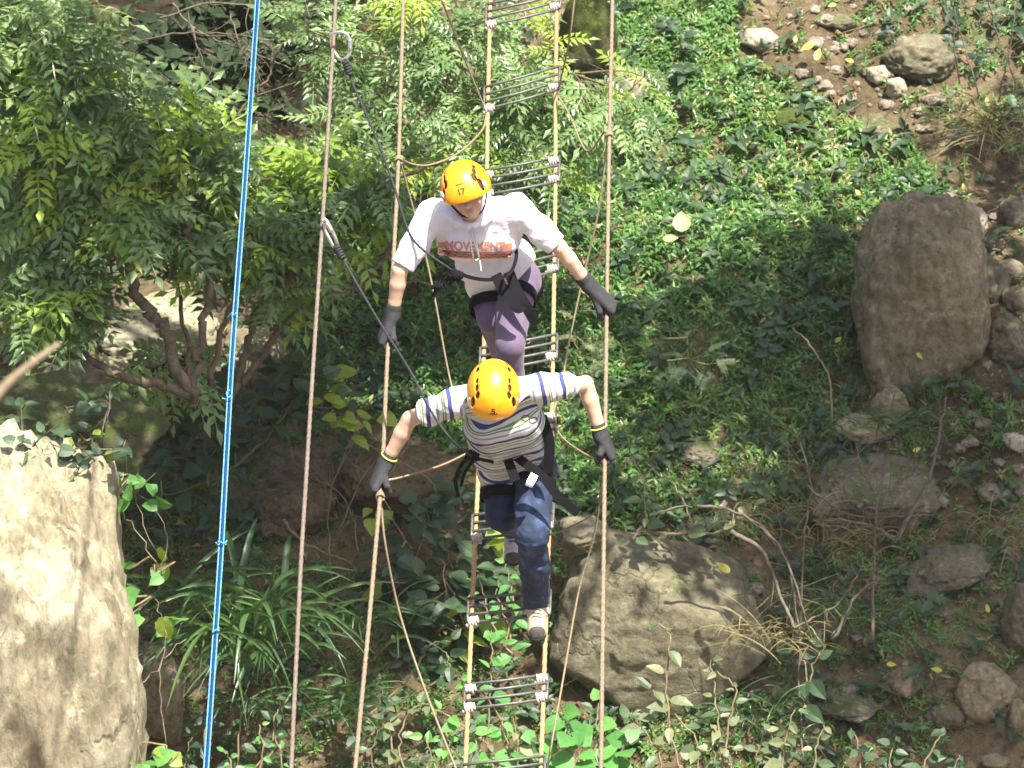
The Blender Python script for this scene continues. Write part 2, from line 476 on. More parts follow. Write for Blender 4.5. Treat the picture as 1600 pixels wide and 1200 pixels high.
def soilmat():
    m, n, b = newmat('soil')
    f1 = noise_tex(n, 1.1, 6); f2 = noise_tex(n, 18, 8, .7); f3 = noise_tex(n, 70, 6, .7)
    c = ramp(n, f1, [(.3, (.065, .050, .028)), (.5, (.155, .120, .070)), (.7, (.29, .23, .155))])
    c = mixc(n, .8, c, ramp(n, f2, [(.32, (.35, .33, .3)), (.5, (.9, .9, .9)), (.7, (1.4, 1.35, 1.3))]), 'MULTIPLY')
    c = mixc(n, .5, c, ramp(n, f3, [(.35, (.5, .5, .5)), (.65, (1.3, 1.3, 1.3))]), 'MULTIPLY')
    n.links.new(c, b.inputs['Base Color']); b.inputs['Roughness'].default_value = .95
    b.inputs['Specular IOR Level'].default_value = .2
    bump(n, b, math_(n, 'ADD', f2, math_(n, 'MULTIPLY', f3, .5)), .9, .04)
    return m
M['soil'] = soilmat()
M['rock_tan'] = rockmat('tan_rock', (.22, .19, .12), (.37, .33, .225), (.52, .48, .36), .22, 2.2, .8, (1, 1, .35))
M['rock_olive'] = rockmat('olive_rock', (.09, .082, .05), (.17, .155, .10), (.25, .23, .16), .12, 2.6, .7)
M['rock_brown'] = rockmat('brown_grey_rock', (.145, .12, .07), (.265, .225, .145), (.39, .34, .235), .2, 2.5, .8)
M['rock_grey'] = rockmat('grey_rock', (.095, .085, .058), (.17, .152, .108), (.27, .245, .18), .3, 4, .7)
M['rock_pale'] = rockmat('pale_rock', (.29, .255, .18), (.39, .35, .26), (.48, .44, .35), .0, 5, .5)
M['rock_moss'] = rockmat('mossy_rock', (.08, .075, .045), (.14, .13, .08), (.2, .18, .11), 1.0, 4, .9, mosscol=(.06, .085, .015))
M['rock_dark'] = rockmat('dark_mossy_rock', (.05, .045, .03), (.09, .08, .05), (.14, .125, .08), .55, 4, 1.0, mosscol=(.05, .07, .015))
M['pebble'] = rockmat('pebbles', (.13, .11, .085), (.24, .20, .16), (.34, .30, .25), .0, 6, .4)
def watermat():
    m, n, b = newmat('water')
    c = ramp(n, noise_tex(n, 3, 4), [(.3, (.10, .075, .04)), (.7, (.20, .145, .08))])
    n.links.new(c, b.inputs['Base Color']); b.inputs['Roughness'].default_value = .08
    b.inputs['Coat Weight'].default_value = .6
    bump(n, b, noise_tex(n, 14, 3, .5, None, .5), .35, .02)
    return m
M['water'] = watermat()

# ------------------------------------------------------------------ terrain
def H(x, y):
    x = np.asarray(x, float); y = np.asarray(y, float)
    z = -5.13 + .42 * (np.maximum(y, 3.0) - 3.96)
    z = z - .5 * sst(4.6, 2.6, y)                                          # stream bed
    z = z - .55 * sst(1.9, 3.3, x) * sst(5.3, 3.7, y)
    z = z - 1.1 * sst(-.7, -1.5, x) * sst(7.4, 9.3, y) * sst(16, 11, y)     # dark hollow, upper left
    z = z + .35 * sst(-1.6, -3.2, x) * sst(3.5, 5.5, y) * sst(9, 7, y)
    z = z + .9 * np.maximum(y - 15, 0) * .5
    far = np.maximum(-y - 6, 0); z = z + np.minimum(far * .9, 12.0)         # the near bank, far below the viewpoint
    z = np.where(y < -15, np.minimum(z, 8.0), z)
    q = np.stack([x, y, np.zeros_like(x)], -1)
    z = z + .16 * fbm(q * .9, 3) + .05 * fbm(q * 4.1, 3)
    return z
def ground_hit(px, py):
    px = np.asarray(px, float); py = np.asarray(py, float)
    d = FW + ((px - 800) / F)[..., None] * RT + ((600 - py) / F)[..., None] * UP
    res = np.full(px.shape, 45.0); done = np.zeros(px.shape, bool)
    prev = None
    for w_ in np.arange(24, 45, .1):
        p = CAM + w_ * d
        g = p[..., 2] - H(p[..., 0], p[..., 1])
        hit = (g < 0) & ~done
        if prev is not None:
            res = np.where(hit, w_ - .1 * (-g) / np.maximum(prev - g, 1e-6), res)
        else: res = np.where(hit, w_, res)
        done |= hit; prev = g
    return CAM + res[..., None] * d, res
def G(px, py):
    p, w_ = ground_hit(np.array([px]), np.array([py])); return p[0], float(w_[0])
def grid(x0, x1, y0, y1, nx, ny, hole=None, dz=0.0):
    xs = np.linspace(x0, x1, nx); ys = np.linspace(y0, y1, ny)
    X, Y = np.meshgrid(xs, ys, indexing='ij')
    V = np.stack([X, Y, H(X, Y) + dz], -1).reshape(-1, 3)
    i = np.arange(nx - 1)[:, None] * ny; j = np.arange(ny - 1)[None]
    Q = np.stack([i + j, i + ny + j, i + ny + j + 1, i + j + 1], -1).reshape(-1, 4)
    return V, Q
# one sheet, finer where the photograph looks
def axis(segs):
    out = []
    for a, b, s in segs: out.append(np.arange(a, b, s))
    return np.concatenate(out + [[segs[-1][1]]])
xs = axis([(-42, -12, 2.5), (-12, -5, .4), (-5, 5, .045), (5, 12, .4), (12, 42, 2.5)])
ys = axis([(-40, -10, 2.5), (-10, 3, .5), (3, 14, .045), (14, 30, .5), (30, 42, 2.5)])
X, Y = np.meshgrid(xs, ys, indexing='ij')
V = np.stack([X, Y, H(X, Y)], -1).reshape(-1, 3)
ny = len(ys); i = np.arange(len(xs) - 1)[:, None] * ny; j = np.arange(ny - 1)[None]
Q = np.stack([i + j, i + ny + j, i + ny + j + 1, i + j + 1], -1).reshape(-1, 4)
tag(obj('ground', V, Q, M['soil'], origin=(0, 0, 0)), 'brown soil bank sloping down to the stream', 'ground', kind='structure')
V = []; 
wx = np.linspace(-40, 40, 60); wy = np.linspace(-8, 4.6, 12)
X, Y = np.meshgrid(wx, wy, indexing='ij'); V = np.stack([X, Y, np.full_like(X, -5.52)], -1).reshape(-1, 3)
i = np.arange(59)[:, None] * 12; j = np.arange(11)[None]
Q = np.stack([i + j, i + 12 + j, i + 12 + j + 1, i + j + 1], -1).reshape(-1, 4)
tag(obj('water', V, Q, M['water'], origin=(0, 0, 0)), 'shallow muddy stream water', 'water', kind='structure')

# ------------------------------------------------------------------ rocks
def ico(n):
    import bmesh
    bm = bmesh.new(); bmesh.ops.create_icosphere(bm, subdivisions=n, radius=1)
    V = np.array([v.co[:] for v in bm.verts]); T = np.array([[v.index for v in f.verts] for f in bm.faces]); bm.free()
    return V, T
ICO = {n: ico(n) for n in (3, 4, 5, 6)}
def rock_shape(rx, ry, rz, seed, sub=5, ang=.6, rough=1.0, strata=0, box=0):
    D, T = ICO[sub]
    r_ = np.random.default_rng(seed)
    pl = nrm(r_.normal(size=(22, 3))); dd = r_.uniform(.72, 1.0, 22)
    if box:
        ex = nrm(A([1, 0, .1], [-1, .1, 0], [.1, -.25, 1], [0, -1, .2], [0, 1, 0], [-.6, -.5, .5], [.8, -.3, .6]) + .12 * r_.normal(size=(7, 3)))
        pl = np.vstack([ex, pl[:7]]); dd = np.concatenate([r_.uniform(.66, .80, 7) * box, dd[:7] + .02])
    c = D @ pl.T
    q = np.where(c > .15, dd / np.maximum(c, .15), 9)
    k = 26.0
    rr = -np.log(np.sum(np.exp(-k * np.minimum(q, 3)), 1)) / k
    rr = ang * rr + (1 - ang) * 1.0
    m = D * rr[:, None]
    o = seed * 3.7
    m = m * (1 + .10 * rough * fbm(D * 1.8 + o, 3)[:, None])
    m = m * (1 - .09 * rough * np.abs(fbm(D * 4.2 + o, 4))[:, None] + .018 * rough * fbm(D * 20 + o, 3)[:, None])
    wv = vnoise(D * 2.3 + o + 5); m = m * (1 - .05 * rough * (np.abs(wv) < .06)[:, None] * (1 - np.abs(wv)[:, None] / .06))
    m = m * np.array([rx, ry, rz])
    if strata:
        m[:, 1] += strata * np.abs(vnoise(np.stack([m[:, 0] * 7, m[:, 2] * 1.1, m[:, 1] * 2], -1)))
    return m, T
def rock(name, px, py, hw, hh, mat, label, seed, group=None, sub=5, dep=None, ang=.6, rough=1.25, sink=.25, roll=0, strata=0, w=None, cat='rock', box=0):
    p, w0 = G(px, py + hh * .55)
    w_ = w or w0
    rx = hw * w_ / F; rv = hh * w_ / F
    ry = dep or rx * .9
    rz = math.sqrt(max((rv / math.cos(PITCH)) ** 2 - (ry * math.tan(PITCH)) ** 2, (rv * .35) ** 2))
    V, T = rock_shape(rx, ry, rz, seed, sub, ang, rough, strata, box)
    a = R(roll); ca, sa = math.cos(a), math.sin(a)
    V = np.stack([V[:, 0] * ca - V[:, 2] * sa, V[:, 1], V[:, 0] * sa + V[:, 2] * ca], 1)
    c = P(px, py, w_)
    # place on the line of sight so that the base sinks in the ground
    base = c[2] - rz; gz = float(H(c[0], c[1]))
    V = V + c
    o = obj(name, V, T, mat, origin=(c[0], c[1], base))
    return tag(o, label, cat, group)
RK = 'rocks on the bank'
rock('boulder', 0, 1150, 226, 480, M['rock_tan'], 'tall pale tan boulder with vertical cracks in the lower left corner', 3, None, 6, .8, .62, .9, roll=-4, strata=.04, w=26.6, box=1.15, cat='boulder')
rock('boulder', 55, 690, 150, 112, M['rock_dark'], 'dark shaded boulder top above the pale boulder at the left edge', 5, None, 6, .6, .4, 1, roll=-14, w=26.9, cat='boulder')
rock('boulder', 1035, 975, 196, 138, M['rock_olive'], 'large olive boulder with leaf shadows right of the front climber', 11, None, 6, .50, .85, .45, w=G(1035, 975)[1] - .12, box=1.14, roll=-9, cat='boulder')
rock('rock', 915, 835, 50, 34, M['rock_olive'], 'low olive ledge of rock touching the top left of the large olive boulder', 12, RK, 5, w=28.3)
rock('boulder', 1440, 486, 122, 184, M['rock_brown'], 'tall brown grey standing boulder at the right of the slope', 14, None, 6, .5, .55, .9, roll=0, w=G(1440, 500)[1] - .15, box=1.12, cat='boulder')
rock('rock', 1428, 322, 30, 26, M['rock_brown'], 'knob of brown rock on top of the tall standing boulder', 15, RK, 5, w=G(1440, 500)[1] - .1)
rock('rock', 1512, 352, 34, 36, M['rock_pale'], 'pale lit rock at the right shoulder of the tall standing boulder', 16, RK, 5, w=G(1440, 500)[1] - .05)
rock('boulder', 1440, 92, 56, 42, M['rock_olive'], 'rounded mossy boulder with stem shadows beside the dirt path', 17, None, 5, cat='boulder', ang=.3)
rock('rock', 1371, 118, 21, 17, M['rock_pale'], 'pale angular stone left of the rounded mossy boulder', 18, 'pale stones on the path', 4, ang=.9)
rock('rock', 1400, 139, 18, 19, M['rock_pale'], 'pale flat stone just below the rounded mossy boulder', 19, 'pale stones on the path', 4, ang=.9)
rock('rock', 1188, 62, 32, 22, M['rock_pale'], 'white stone half hidden by plants at the top of the path', 20, RK, 4)
rock('rock', 1228, 184, 44, 24, M['rock_moss'], 'low mossy green brown rock among plants below the path', 21, RK, 5)
rock('rock', 1362, 196, 38, 20, M['rock_grey'], 'flat grey rock below the two pale stones', 22, RK, 4)
rock('rock', 1315, 35, 24, 14, M['rock_grey'], 'small grey rock beside the path near the top', 23, RK, 4)
rock('rock', 1582, 335, 25, 28, M['rock_grey'], 'round grey rock at the right edge level with the top of the standing boulder', 24, RK, 4, ang=.35)
rock('rock', 1553, 378, 20, 12, M['rock_brown'], 'small light brown stone just below the round grey rock', 25, RK, 4)
rock('rock', 1578, 424, 26, 22, M['rock_brown'], 'cracked tan rock at the right edge beside the standing boulder', 26, RK, 4)
rock('rock', 1548, 446, 32, 40, M['rock_grey'], 'grey rock wedged against the right side of the standing boulder', 27, RK, 4)
rock('rock', 1588, 468, 25, 24, M['rock_brown'], 'rounded tan rock at the right edge below the cracked one', 28, RK, 4, ang=.35)
rock('rock', 1578, 535, 44, 46, M['rock_grey'], 'dark grey rock at the right edge under the rounded tan rock', 29, RK, 5)
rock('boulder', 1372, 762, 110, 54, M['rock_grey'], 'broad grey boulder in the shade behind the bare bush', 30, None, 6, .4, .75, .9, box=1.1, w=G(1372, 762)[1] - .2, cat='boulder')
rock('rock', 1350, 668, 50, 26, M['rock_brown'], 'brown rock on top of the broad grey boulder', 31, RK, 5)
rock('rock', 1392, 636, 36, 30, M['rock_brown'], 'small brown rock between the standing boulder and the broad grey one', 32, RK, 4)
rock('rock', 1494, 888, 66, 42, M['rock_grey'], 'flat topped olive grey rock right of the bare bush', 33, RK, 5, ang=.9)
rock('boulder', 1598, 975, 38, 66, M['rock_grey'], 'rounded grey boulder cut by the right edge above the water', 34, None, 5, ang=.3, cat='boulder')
rock('rock', 1535, 1080, 55, 52, M['rock_brown'], 'leaning brown rock above the muddy water', 35, RK, 5, roll=35, ang=.85)
rock('rock', 1408, 1066, 32, 26, M['rock_brown'], 'brown rock under a yellow leaf in the lower right shade', 36, RK, 4)
rock('rock', 1322, 1092, 72, 30, M['rock_grey'], 'low dark rock behind the leafy plants at the bottom right', 37, RK, 5)
rock('rock', 1478, 1118, 34, 24, M['rock_grey'], 'dark wet rock at the waterline', 38, RK, 4)
rock('rock', 1553, 1190, 24, 14, M['rock_brown'], 'wet stone standing in the muddy water', 39, RK, 4)
rock('rock', 1590, 1125, 18, 34, M['rock_brown'], 'brown stone at the right edge beside the water', 40, RK, 4)
rock('rock', 1092, 706, 42, 24, M['rock_grey'], 'grey stone half buried in plants above the large olive boulder', 41, RK, 5)
rock('rock', 1078, 672, 20, 18, M['rock_moss'], 'small mossy stone just above the half buried grey stone', 42, RK, 4)
rock('boulder', 250, 515, 100, 58, M['rock_tan'], 'pale brown rock behind the crooked branches at the left', 43, None, 5, cat='boulder')
rock('rock', 395, 560, 60, 55, M['rock_brown'], 'brown rock behind the blue rope', 44, RK, 5)
rock('rock', 150, 590, 60, 40, M['rock_brown'], 'dark brown rock in the shade under the left shrub', 45, RK, 4)
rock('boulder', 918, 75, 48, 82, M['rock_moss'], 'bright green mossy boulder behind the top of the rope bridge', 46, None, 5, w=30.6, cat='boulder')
rock('rock', 972, 148, 34, 52, M['rock_tan'], 'tan rock beside the bright green mossy boulder', 47, RK, 5)
rock('rock', 1588, 690, 22, 16, M['rock_pale'], 'pale stone at the right edge beyond the broad grey boulder', 48, RK, 4)
rock('rock', 1552, 770, 30, 18, M['rock_brown'], 'low stone right of the broad grey boulder', 49, RK, 4)
rock('rock', 620, 745, 110, 60, M['soil'], 'bare brown earthy rock behind the front climber at the left', 50, RK, 5, rough=1.3)
rock('rock', 460, 800, 70, 50, M['soil'], 'earthy brown rock behind the long grass clump', 51, RK, 5, rough=1.3)
rock('rock', 240, 1080, 55, 90, M['rock_brown'], 'dark rock in the gap right of the pale boulder', 52, RK, 5)

# ------------------------------------------------------------------ leaf scattering
def tpl_leaf(wd=.3, droop=.12, fold=.10):
    """5 vertex folded leaf, length 1 along y"""
    V = A([0, 0, 0], [-wd / 2, .42, fold * wd * 2], [wd / 2, .42, fold * wd * 2], [0, 1, -droop], [0, .45, .02])
    T = np.array([[0, 4, 1], [4, 3, 1], [0, 2, 4], [4, 2, 3]]); return V, T
def tpl_broad(wd=.75, droop=.2, fold=.12, heart=0):
    rows = [(0, .0), (.10, .62 + heart * .5), (.32, 1.0), (.58, .86), (.82, .42), (1, 0)]
    V = []; 
    for y, s in rows:
        yy = y - (heart * .16 if .05 < y < .2 else 0); z = -droop * y * y
        V += [(-wd / 2 * s, yy, z + fold * s * wd), (0, y, z), (wd / 2 * s, yy, z + fold * s * wd)]
    V = np.array(V); T = []
    for r_ in range(len(rows) - 1):
        a = r_ * 3
        for k in (0, 1):
            q = [a + k, a + k + 1, a + 4 + k, a + 3 + k]
            T += [[q[0], q[1], q[2]], [q[0], q[2], q[3]]]
    return V, np.array(T)
def frame_from(d, up):
    y = nrm(d); x = nrm(np.cross(y, up)); z = np.cross(x, y)
    return np.stack([x, y, z], -2)          # rows: local axes in world
def scatter(tpl, pos, d, up, sc, wsc=None):
    V, T = tpl; n = len(pos)
    Fm = frame_from(d, up)
    s = np.asarray(sc)[:, None, None] * V[None]
    if wsc is not None: s[..., 0] *= np.asarray(wsc)[:, None]
    W = np.einsum('nki,nij->nkj', s, Fm) + pos[:, None]
    Tt = T[None] + (np.arange(n) * len(V))[:, None, None]
    return W.reshape(-1, 3), Tt.reshape(-1, 3)
def combine_tpl(parts):
    Vs, Ts, n = [], [], 0
    for V, T in parts: Vs.append(V); Ts.append(T + n); n += len(V)
    return np.vstack(Vs), np.vstack(Ts)
def place1(tpl, pos, d, up, sc):
    W, T = scatter(tpl, A(*pos)[None], nrm(A(*d))[None], A(*up)[None] + 0, np.array([sc])); return W, T
def tpl_compound(pairs=5, ll=.30, wd=.30, seed=0, droop=.25):
    """pinnate leaf of length 1 with opposite leaflets"""
    r_ = np.random.default_rng(seed); parts = []
    def mid(t): return A(0, t, .10 * math.sin(t * 3) - droop * t * t)
    for k in range(pairs):
        t = .22 + .72 * k / pairs; c = mid(t)
        l = ll * (1 - .35 * abs(k / pairs - .45)) * r_.uniform(.9, 1.1)
        for s in (-1, 1):
            d = A(s * 1.0, .55 + .3 * k / pairs, -.25 + r_.uniform(-.15, .15))
            parts.append(place1(tpl_leaf(wd, .15), c, d, A(r_.uniform(-.2, .2), 0, 1), l))
    parts.append(place1(tpl_leaf(wd, .1), mid(.96), A(0, 1, -.3), A(0, 0, 1), ll))
    # rachis
    pts = np.array([mid(t) for t in np.linspace(0, .98, 5)])
    Vr = np.vstack([pts + A(-.008, 0, 0), pts + A(.008, 0, 0)]); Tr = []
    for k in range(4): Tr += [[k, k + 5, k + 6], [k, k + 6, k + 1]]
    parts.append((Vr, np.array(Tr)))
    return combine_tpl(parts)
def tpl_sprig(n=7, seed=0, leaf=None, lean=.3, ls=.8):
    """low plant, stem height 1, leaves all round"""
    r_ = np.random.default_rng(seed); parts = []
    leaf = leaf or tpl_leaf(.27, .2)
    for k in range(n):
        t = .35 + .65 * (k + 1) / n; a = k * 2.4 + r_.uniform(-.5, .5)
        parts.append(place1(leaf, (lean * t * t, 0, t), (math.cos(a), math.sin(a), r_.uniform(.0, .75)), (0, 0, 1.0), ls * r_.uniform(.7, 1.1)))
    Vr = A([-.012, 0, 0], [.012, 0, 0], [lean + .006, 0, 1], [lean - .006, 0, 1])
    parts.append((Vr, np.array([[0, 1, 2], [0, 2, 3]])))
    return combine_tpl(parts)
def rvec(n, r_=None):
    return nrm((r_ or rng).normal(size=(n, 3)))
def leaf_mesh(name, chunks, mat, parent=None, origin=None, label=None):
    """chunks: list of (V,T,rnd per vertex)"""
    mb = MB()
    for V, T, a in chunks: mb.add(V, T, a)
    return mb.build(name, mat, parent, origin, label, smooth=False)
def scat(tpls, pos, d, up, sc, rnd, wsc=None):
    out = []; k = len(tpls); pick = rng.integers(0, k, len(pos))
    for q in range(k):
        m = pick == q
        if not m.any(): continue
        V, T = scatter(tpls[q], pos[m], d[m], up[m], sc[m], None if wsc is None else wsc[m])
        out.append((V, T, np.repeat(rnd[m], len(tpls[q][0]))))
    return out

# ---- density of the low plants, laid out on the ground
DENSE = [(470, 330), (620, 300), (880, 150), (900, 0), (1185, 0), (1165, 90), (1235, 130), (1330, 190), (1480, 250), (1490, 300), (1470, 330), (1345, 330), (1330, 480),
         (1328, 640), (1280, 700), (1270, 790), (1190, 850), (960, 830), (870, 800), (700, 700), (560, 640), (450, 560)]
PATH = [(1190, -20), (1290, -20), (1310, 60), (1330, 100), (1390, 160), (1480, 190), (1600, 250), (1600, 300), (1480, 300), (1420, 225), (1320, 180), (1250, 110), (1160, 90), (1150, 30)]
BARE = [[(430, 690), (700, 690), (730, 880), (560, 900), (430, 870)], [(150, 440), (430, 440), (420, 600), (160, 580)], [(1500, 330), (1620, 330), (1620, 640), (1520, 600)], [(200, -20), (480, -20), (470, 120), (350, 180), (210, 130)],
        [(1480, 1080), (1620, 1030), (1620, 1220), (1490, 1220)]]
SPARSE = [([(1280, -20), (1620, -20), (1620, 280), (1480, 200), (1400, 170), (1320, 90)], .40), ([(1200, 600), (1620, 600), (1620, 1220), (1200, 1220)], .42),
          ([(180, 600), (900, 600), (900, 1220), (180, 1220)], .40), ([(-20, -20), (480, -20), (480, 600), (-20, 600)], .15), ([(1200, 1080), (1500, 1100), (1480, 1220), (860, 1220), (860, 1100)], .6)]
def density(px, py):
    d = np.full(px.shape, .12)
    for pl, v in SPARSE: d = np.where(in_poly(px, py, pl), np.maximum(d, v), d)
    d = np.where(in_poly(px, py, DENSE), .95, d)
    d = np.where(in_poly(px, py, PATH), .035, d)
    for b in BARE: d = np.where(in_poly(px, py, b), .03, d)
    return d
N = 120000
gx = rng.uniform(-5.2, 5.2, N); gy = rng.uniform(2.9, 13.5, N)
g = np.stack([gx, gy, H(gx, gy)], 1)
qx, qy, qw = to_px(g)
dn = density(qx, qy) * (.75 + .5 * fbm(g * 1.6, 2))
keep = (rng.uniform(size=N) < dn) & (qx > -250) & (qx < 1850) & (qy > -250) & (qy < 1400)
g = g[keep]; qx = qx[keep]; qy = qy[keep]; n = len(g)
sprigs = [tpl_sprig(7, s, tpl_leaf(.27 + .05 * (s % 2), .2), .3) for s in range(6)]
sc = (.045 + .065 * rng.uniform(size=n) ** 1.5) * np.where(in_poly(qx, qy, DENSE), 1, .8)
up = nrm(A(0, -.35, 1) + .45 * rng.normal(size=(n, 3)))
hor = nrm(np.cross(up, rvec(n)))
tone = np.clip(.40 + .28 * fbm(g * .8, 2) + .16 * rng.normal(size=n), 0, .86); tone = np.where(rng.uniform(size=n) < .04, 1.0, tone)
# the template's stem is +z, so the leaf frame gets d = a horizontal direction
tag(leaf_mesh('ground_cover', scat(sprigs, g - A(0, 0, .02), hor, up, sc, tone), M['ground_leaf'], origin=(0, 6, -4)),
    'mass of low bright green leafy plants covering the slope', 'ground cover', kind='stuff')
# broader leaves mixed through the cover
N = 5200; gx = rng.uniform(-4.6, 4.6, N); gy = rng.uniform(3.1, 11, N); g = np.stack([gx, gy, H(gx, gy)], 1); qx, qy, _ = to_px(g)
k_ = rng.uniform(size=N) < np.clip(density(qx, qy) * .8 + .1, 0, .6); g = g[k_]; n = len(g)
bro = [tpl_sprig(4, 20 + s, tpl_broad(.55, .25), .35, .75) for s in range(4)]
tag(leaf_mesh('broadleaf_seedlings', scat(bro, g, nrm(np.cross(A(0, -.2, 1), rvec(n))), nrm(A(0, -.3, 1) + .3 * rng.normal(size=(n, 3))), rng.uniform(.06, .16, n), rng.uniform(0, 1, n)), M['dark_leaf'], origin=(0, 6, -4)),
    'darker broad leaved seedlings scattered through the ground cover', 'ground cover', kind='stuff')
# leaf litter
N = 9000; gx = rng.uniform(-5, 5, N); gy = rng.uniform(2.9, 13, N); g = np.stack([gx, gy, H(gx, gy) + rng.uniform(.005, .03, N)], 1)
tag(leaf_mesh('leaf_litter', scat([tpl_leaf(.45, .25, .3), tpl_leaf(.35, -.1, .2)], g, nrm(rvec(N) * A(1, 1, .25)), nrm(A(0, -.3, 1) + .35 * rng.normal(size=(N, 3))), rng.uniform(.03, .09, N), rng.uniform(0, 1, N)), M['litter'], origin=(0, 6, -4)),
    'dry brown leaf litter lying on the soil', 'leaf litter', kind='stuff')
# dry stems and thin twigs
mb = MB(); N = 3200
gx = rng.uniform(-4.5, 4.6, N); gy = rng.uniform(3.1, 12, N); g = np.stack([gx, gy, H(gx, gy)], 1)
for p in g:
    L = rng.uniform(.12, .5); d = nrm(rng.normal(size=3) * A(1, 1, .5) + A(0, 0, .35)); b_ = nrm(rng.normal(size=3)) * L * .15
    mb.add(*tube(np.array([p, p + d * L * .5 + b_, p + d * L]), A(.003, .0024, .001), 3, cap=False), a=rng.uniform())
tag(mb.build('dry_stems', M['dry_stem'], origin=(0, 6, -4)), 'thin dry stems and twigs scattered over the bank', 'dry stems', kind='stuff')
# pebbles
D, T = ICO[3]; mb = MB(); N = 420
qx = np.concatenate([rng.uniform(1230, 1480, 80), rng.uniform(1480, 1620, 90), rng.uniform(1100, 1600, 60)])
qy = np.concatenate([rng.uniform(0, 230, 80), rng.uniform(280, 820, 90), rng.uniform(650, 1180, 60)])
gp, _ = ground_hit(qx, qy)
for p in gp:
    s = .012 + .05 * rng.uniform() ** 2.2; q = D * (1 + .30 * fbm(D * 1.9 + p * 5, 3)[:, None]) * A(rng.uniform(.8, 1.4), rng.uniform(.8, 1.3), .65) * s
    mb.add(q + p + A(0, 0, .05 * s), T, rng.uniform())
tag(mb.build('pebbles', M['pebble'], origin=(0, 6, -4)), 'small brown and grey pebbles on the dirt path and among the rocks', 'pebbles', kind='stuff')

# ------------------------------------------------------------------ shrubs
CMP = [tpl_compound(5, .31, .41, s) for s in range(3)] + [tpl_compound(4, .34, .42, s) for s in (3, 4)]
CMP_F = [tpl_compound(11, .2, .2, s, .15) for s in (7, 8)]
def pts3(pts, w):
    return np.array([P(p[0], p[1], w if len(p) < 3 else p[2]) for p in pts])
def limb(mb, pts, r0, r1, w, seg=7, jit=.012):
    r0, r1 = r0 * .68, r1 * .68
    p = spline(pts3(pts, w), 6); p = p + jit * rng.normal(size=p.shape)
    mb.add(*tube(p, np.linspace(r0, r1, len(p)), seg)); return p
def shrub(name, label, root, zones, limbs, w, tpls=CMP, mat='shrub_leaf', young=.12, lsize=(.25, .42), group=None, r0=.04, cat='shrub', up=A(.1, -.25, .95), bark='bark'):
    """zones: (px,py,rx,ry,depth half,count); limbs: px polylines"""
    base, wb = G(*root)
    t = empty(name, base, label, cat, group)
    mb = MB(); wood = []
    for l in limbs: wood.append(limb(mb, l[0], l[1], l[2], w))
    ch = []; chy = []
    for z in zones:
        zx, zy, rx, ry, dz, cnt = z[:6]; cnt = int(cnt * (1.12 if tpls[0][0].shape[0] > 50 else 1.0)); zw = z[6] if len(z) > 6 else w
        nb = max(3, cnt // 9)
        cen = P(zx, zy, zw); sx = rx * zw / F; sy = ry * zw / F
        tips = cen + (rng.uniform(-1, 1, (nb, 1)) * sx) * RT + (rng.uniform(-1, 1, (nb, 1)) * sy) * UP + rng.uniform(-dz, dz, (nb, 1)) * FW
        allw = np.vstack(wood) if wood else base[None]
        ztone = rng.uniform(0, .8)  # random clump tone, pushed brighter to suggest sun patches
        for tip in tips:
            ttone = ztone + rng.uniform(-.15, .25)
            # a thin twig from the nearest wood to the tip, carrying leaves along it
            d2 = np.linalg.norm(allw - tip, axis=1); s_ = allw[np.argmin(d2)]
            if np.linalg.norm(s_ - tip) > 1.1: s_ = tip - nrm(tip - s_) * .9
            mid = (s_ + tip) / 2 + rng.normal(size=3) * .06 - A(0, 0, .05)
            tw = spline([s_, mid, tip], 4)
            mb.add(*tube(tw, np.linspace(.008, .003, len(tw)), 4, cap=False))
            m_ = max(2, int(round(cnt / nb)))
            tt = rng.uniform(.45, 1.0, m_); ii = (tt * (len(tw) - 1)).astype(int)
            pos = tw[ii] + rng.normal(size=(m_, 3)) * .05
            d = rvec(m_); d = nrm(d - (d @ nrm(up))[:, None] * nrm(up) * .75 + nrm(tip - s_) * .4)
            u = nrm(up + .28 * rng.normal(size=(m_, 3)))
            s = rng.uniform(*lsize, m_)
            c = scat(tpls, pos, d, u, s, np.clip(ttone + rng.uniform(0, .35, m_), 0, 1))
            (chy if rng.uniform() < young else ch).extend(c)
    mb.build('trunk', M[bark], t)
    if ch: leaf_mesh('crown', ch, M[mat], t)
    if chy: leaf_mesh('young_leaves', chy, M['young_leaf'], t)
    return t
LB = [  # crooked branches of the left shrub
    ([(110, 295), (150, 345), (185, 378), (205, 420), (212, 460), (235, 490), (262, 520), (270, 560), (300, 620)], .045, .06),
    ([(190, 385), (215, 372), (232, 345), (245, 320)], .03, .015), ([(190, 385), (178, 410), (170, 440), (155, 470)], .018, .008),
    ([(300, 620), (310, 560), (318, 500), (330, 440), (300, 380), (285, 330), (270, 260), (240, 215)], .04, .03),
    ([(80, 545), (130, 560), (190, 590), (250, 600), (300, 620)], .035, .05), ([(0, 108), (20, 118), (40, 150), (60, 190)], .03, .015),
    ([(110, 295), (60, 250), (20, 180), (-20, 100)], .04, .03), ([(0, 490), (80, 475), (135, 465), (140, 530)], .012, .008)]
shrub('shrub', 'large shrub of glossy feathery leaves filling the upper left corner', (290, 640),
      [(60, 40, 90, 70, .5, 120), (150, 90, 60, 60, .4, 80), (30, 150, 60, 70, .4, 80), (120, 200, 80, 50, .4, 90), (40, 270, 70, 60, .4, 80), (140, 280, 60, 45, .3, 50),
       (60, 370, 80, 45, .3, 70), (60, 440, 60, 40, .3, 40), (60, 500, 70, 30, .3, 45), (200, 320, 50, 40, .3, 30)], LB, 27.6, young=.24)
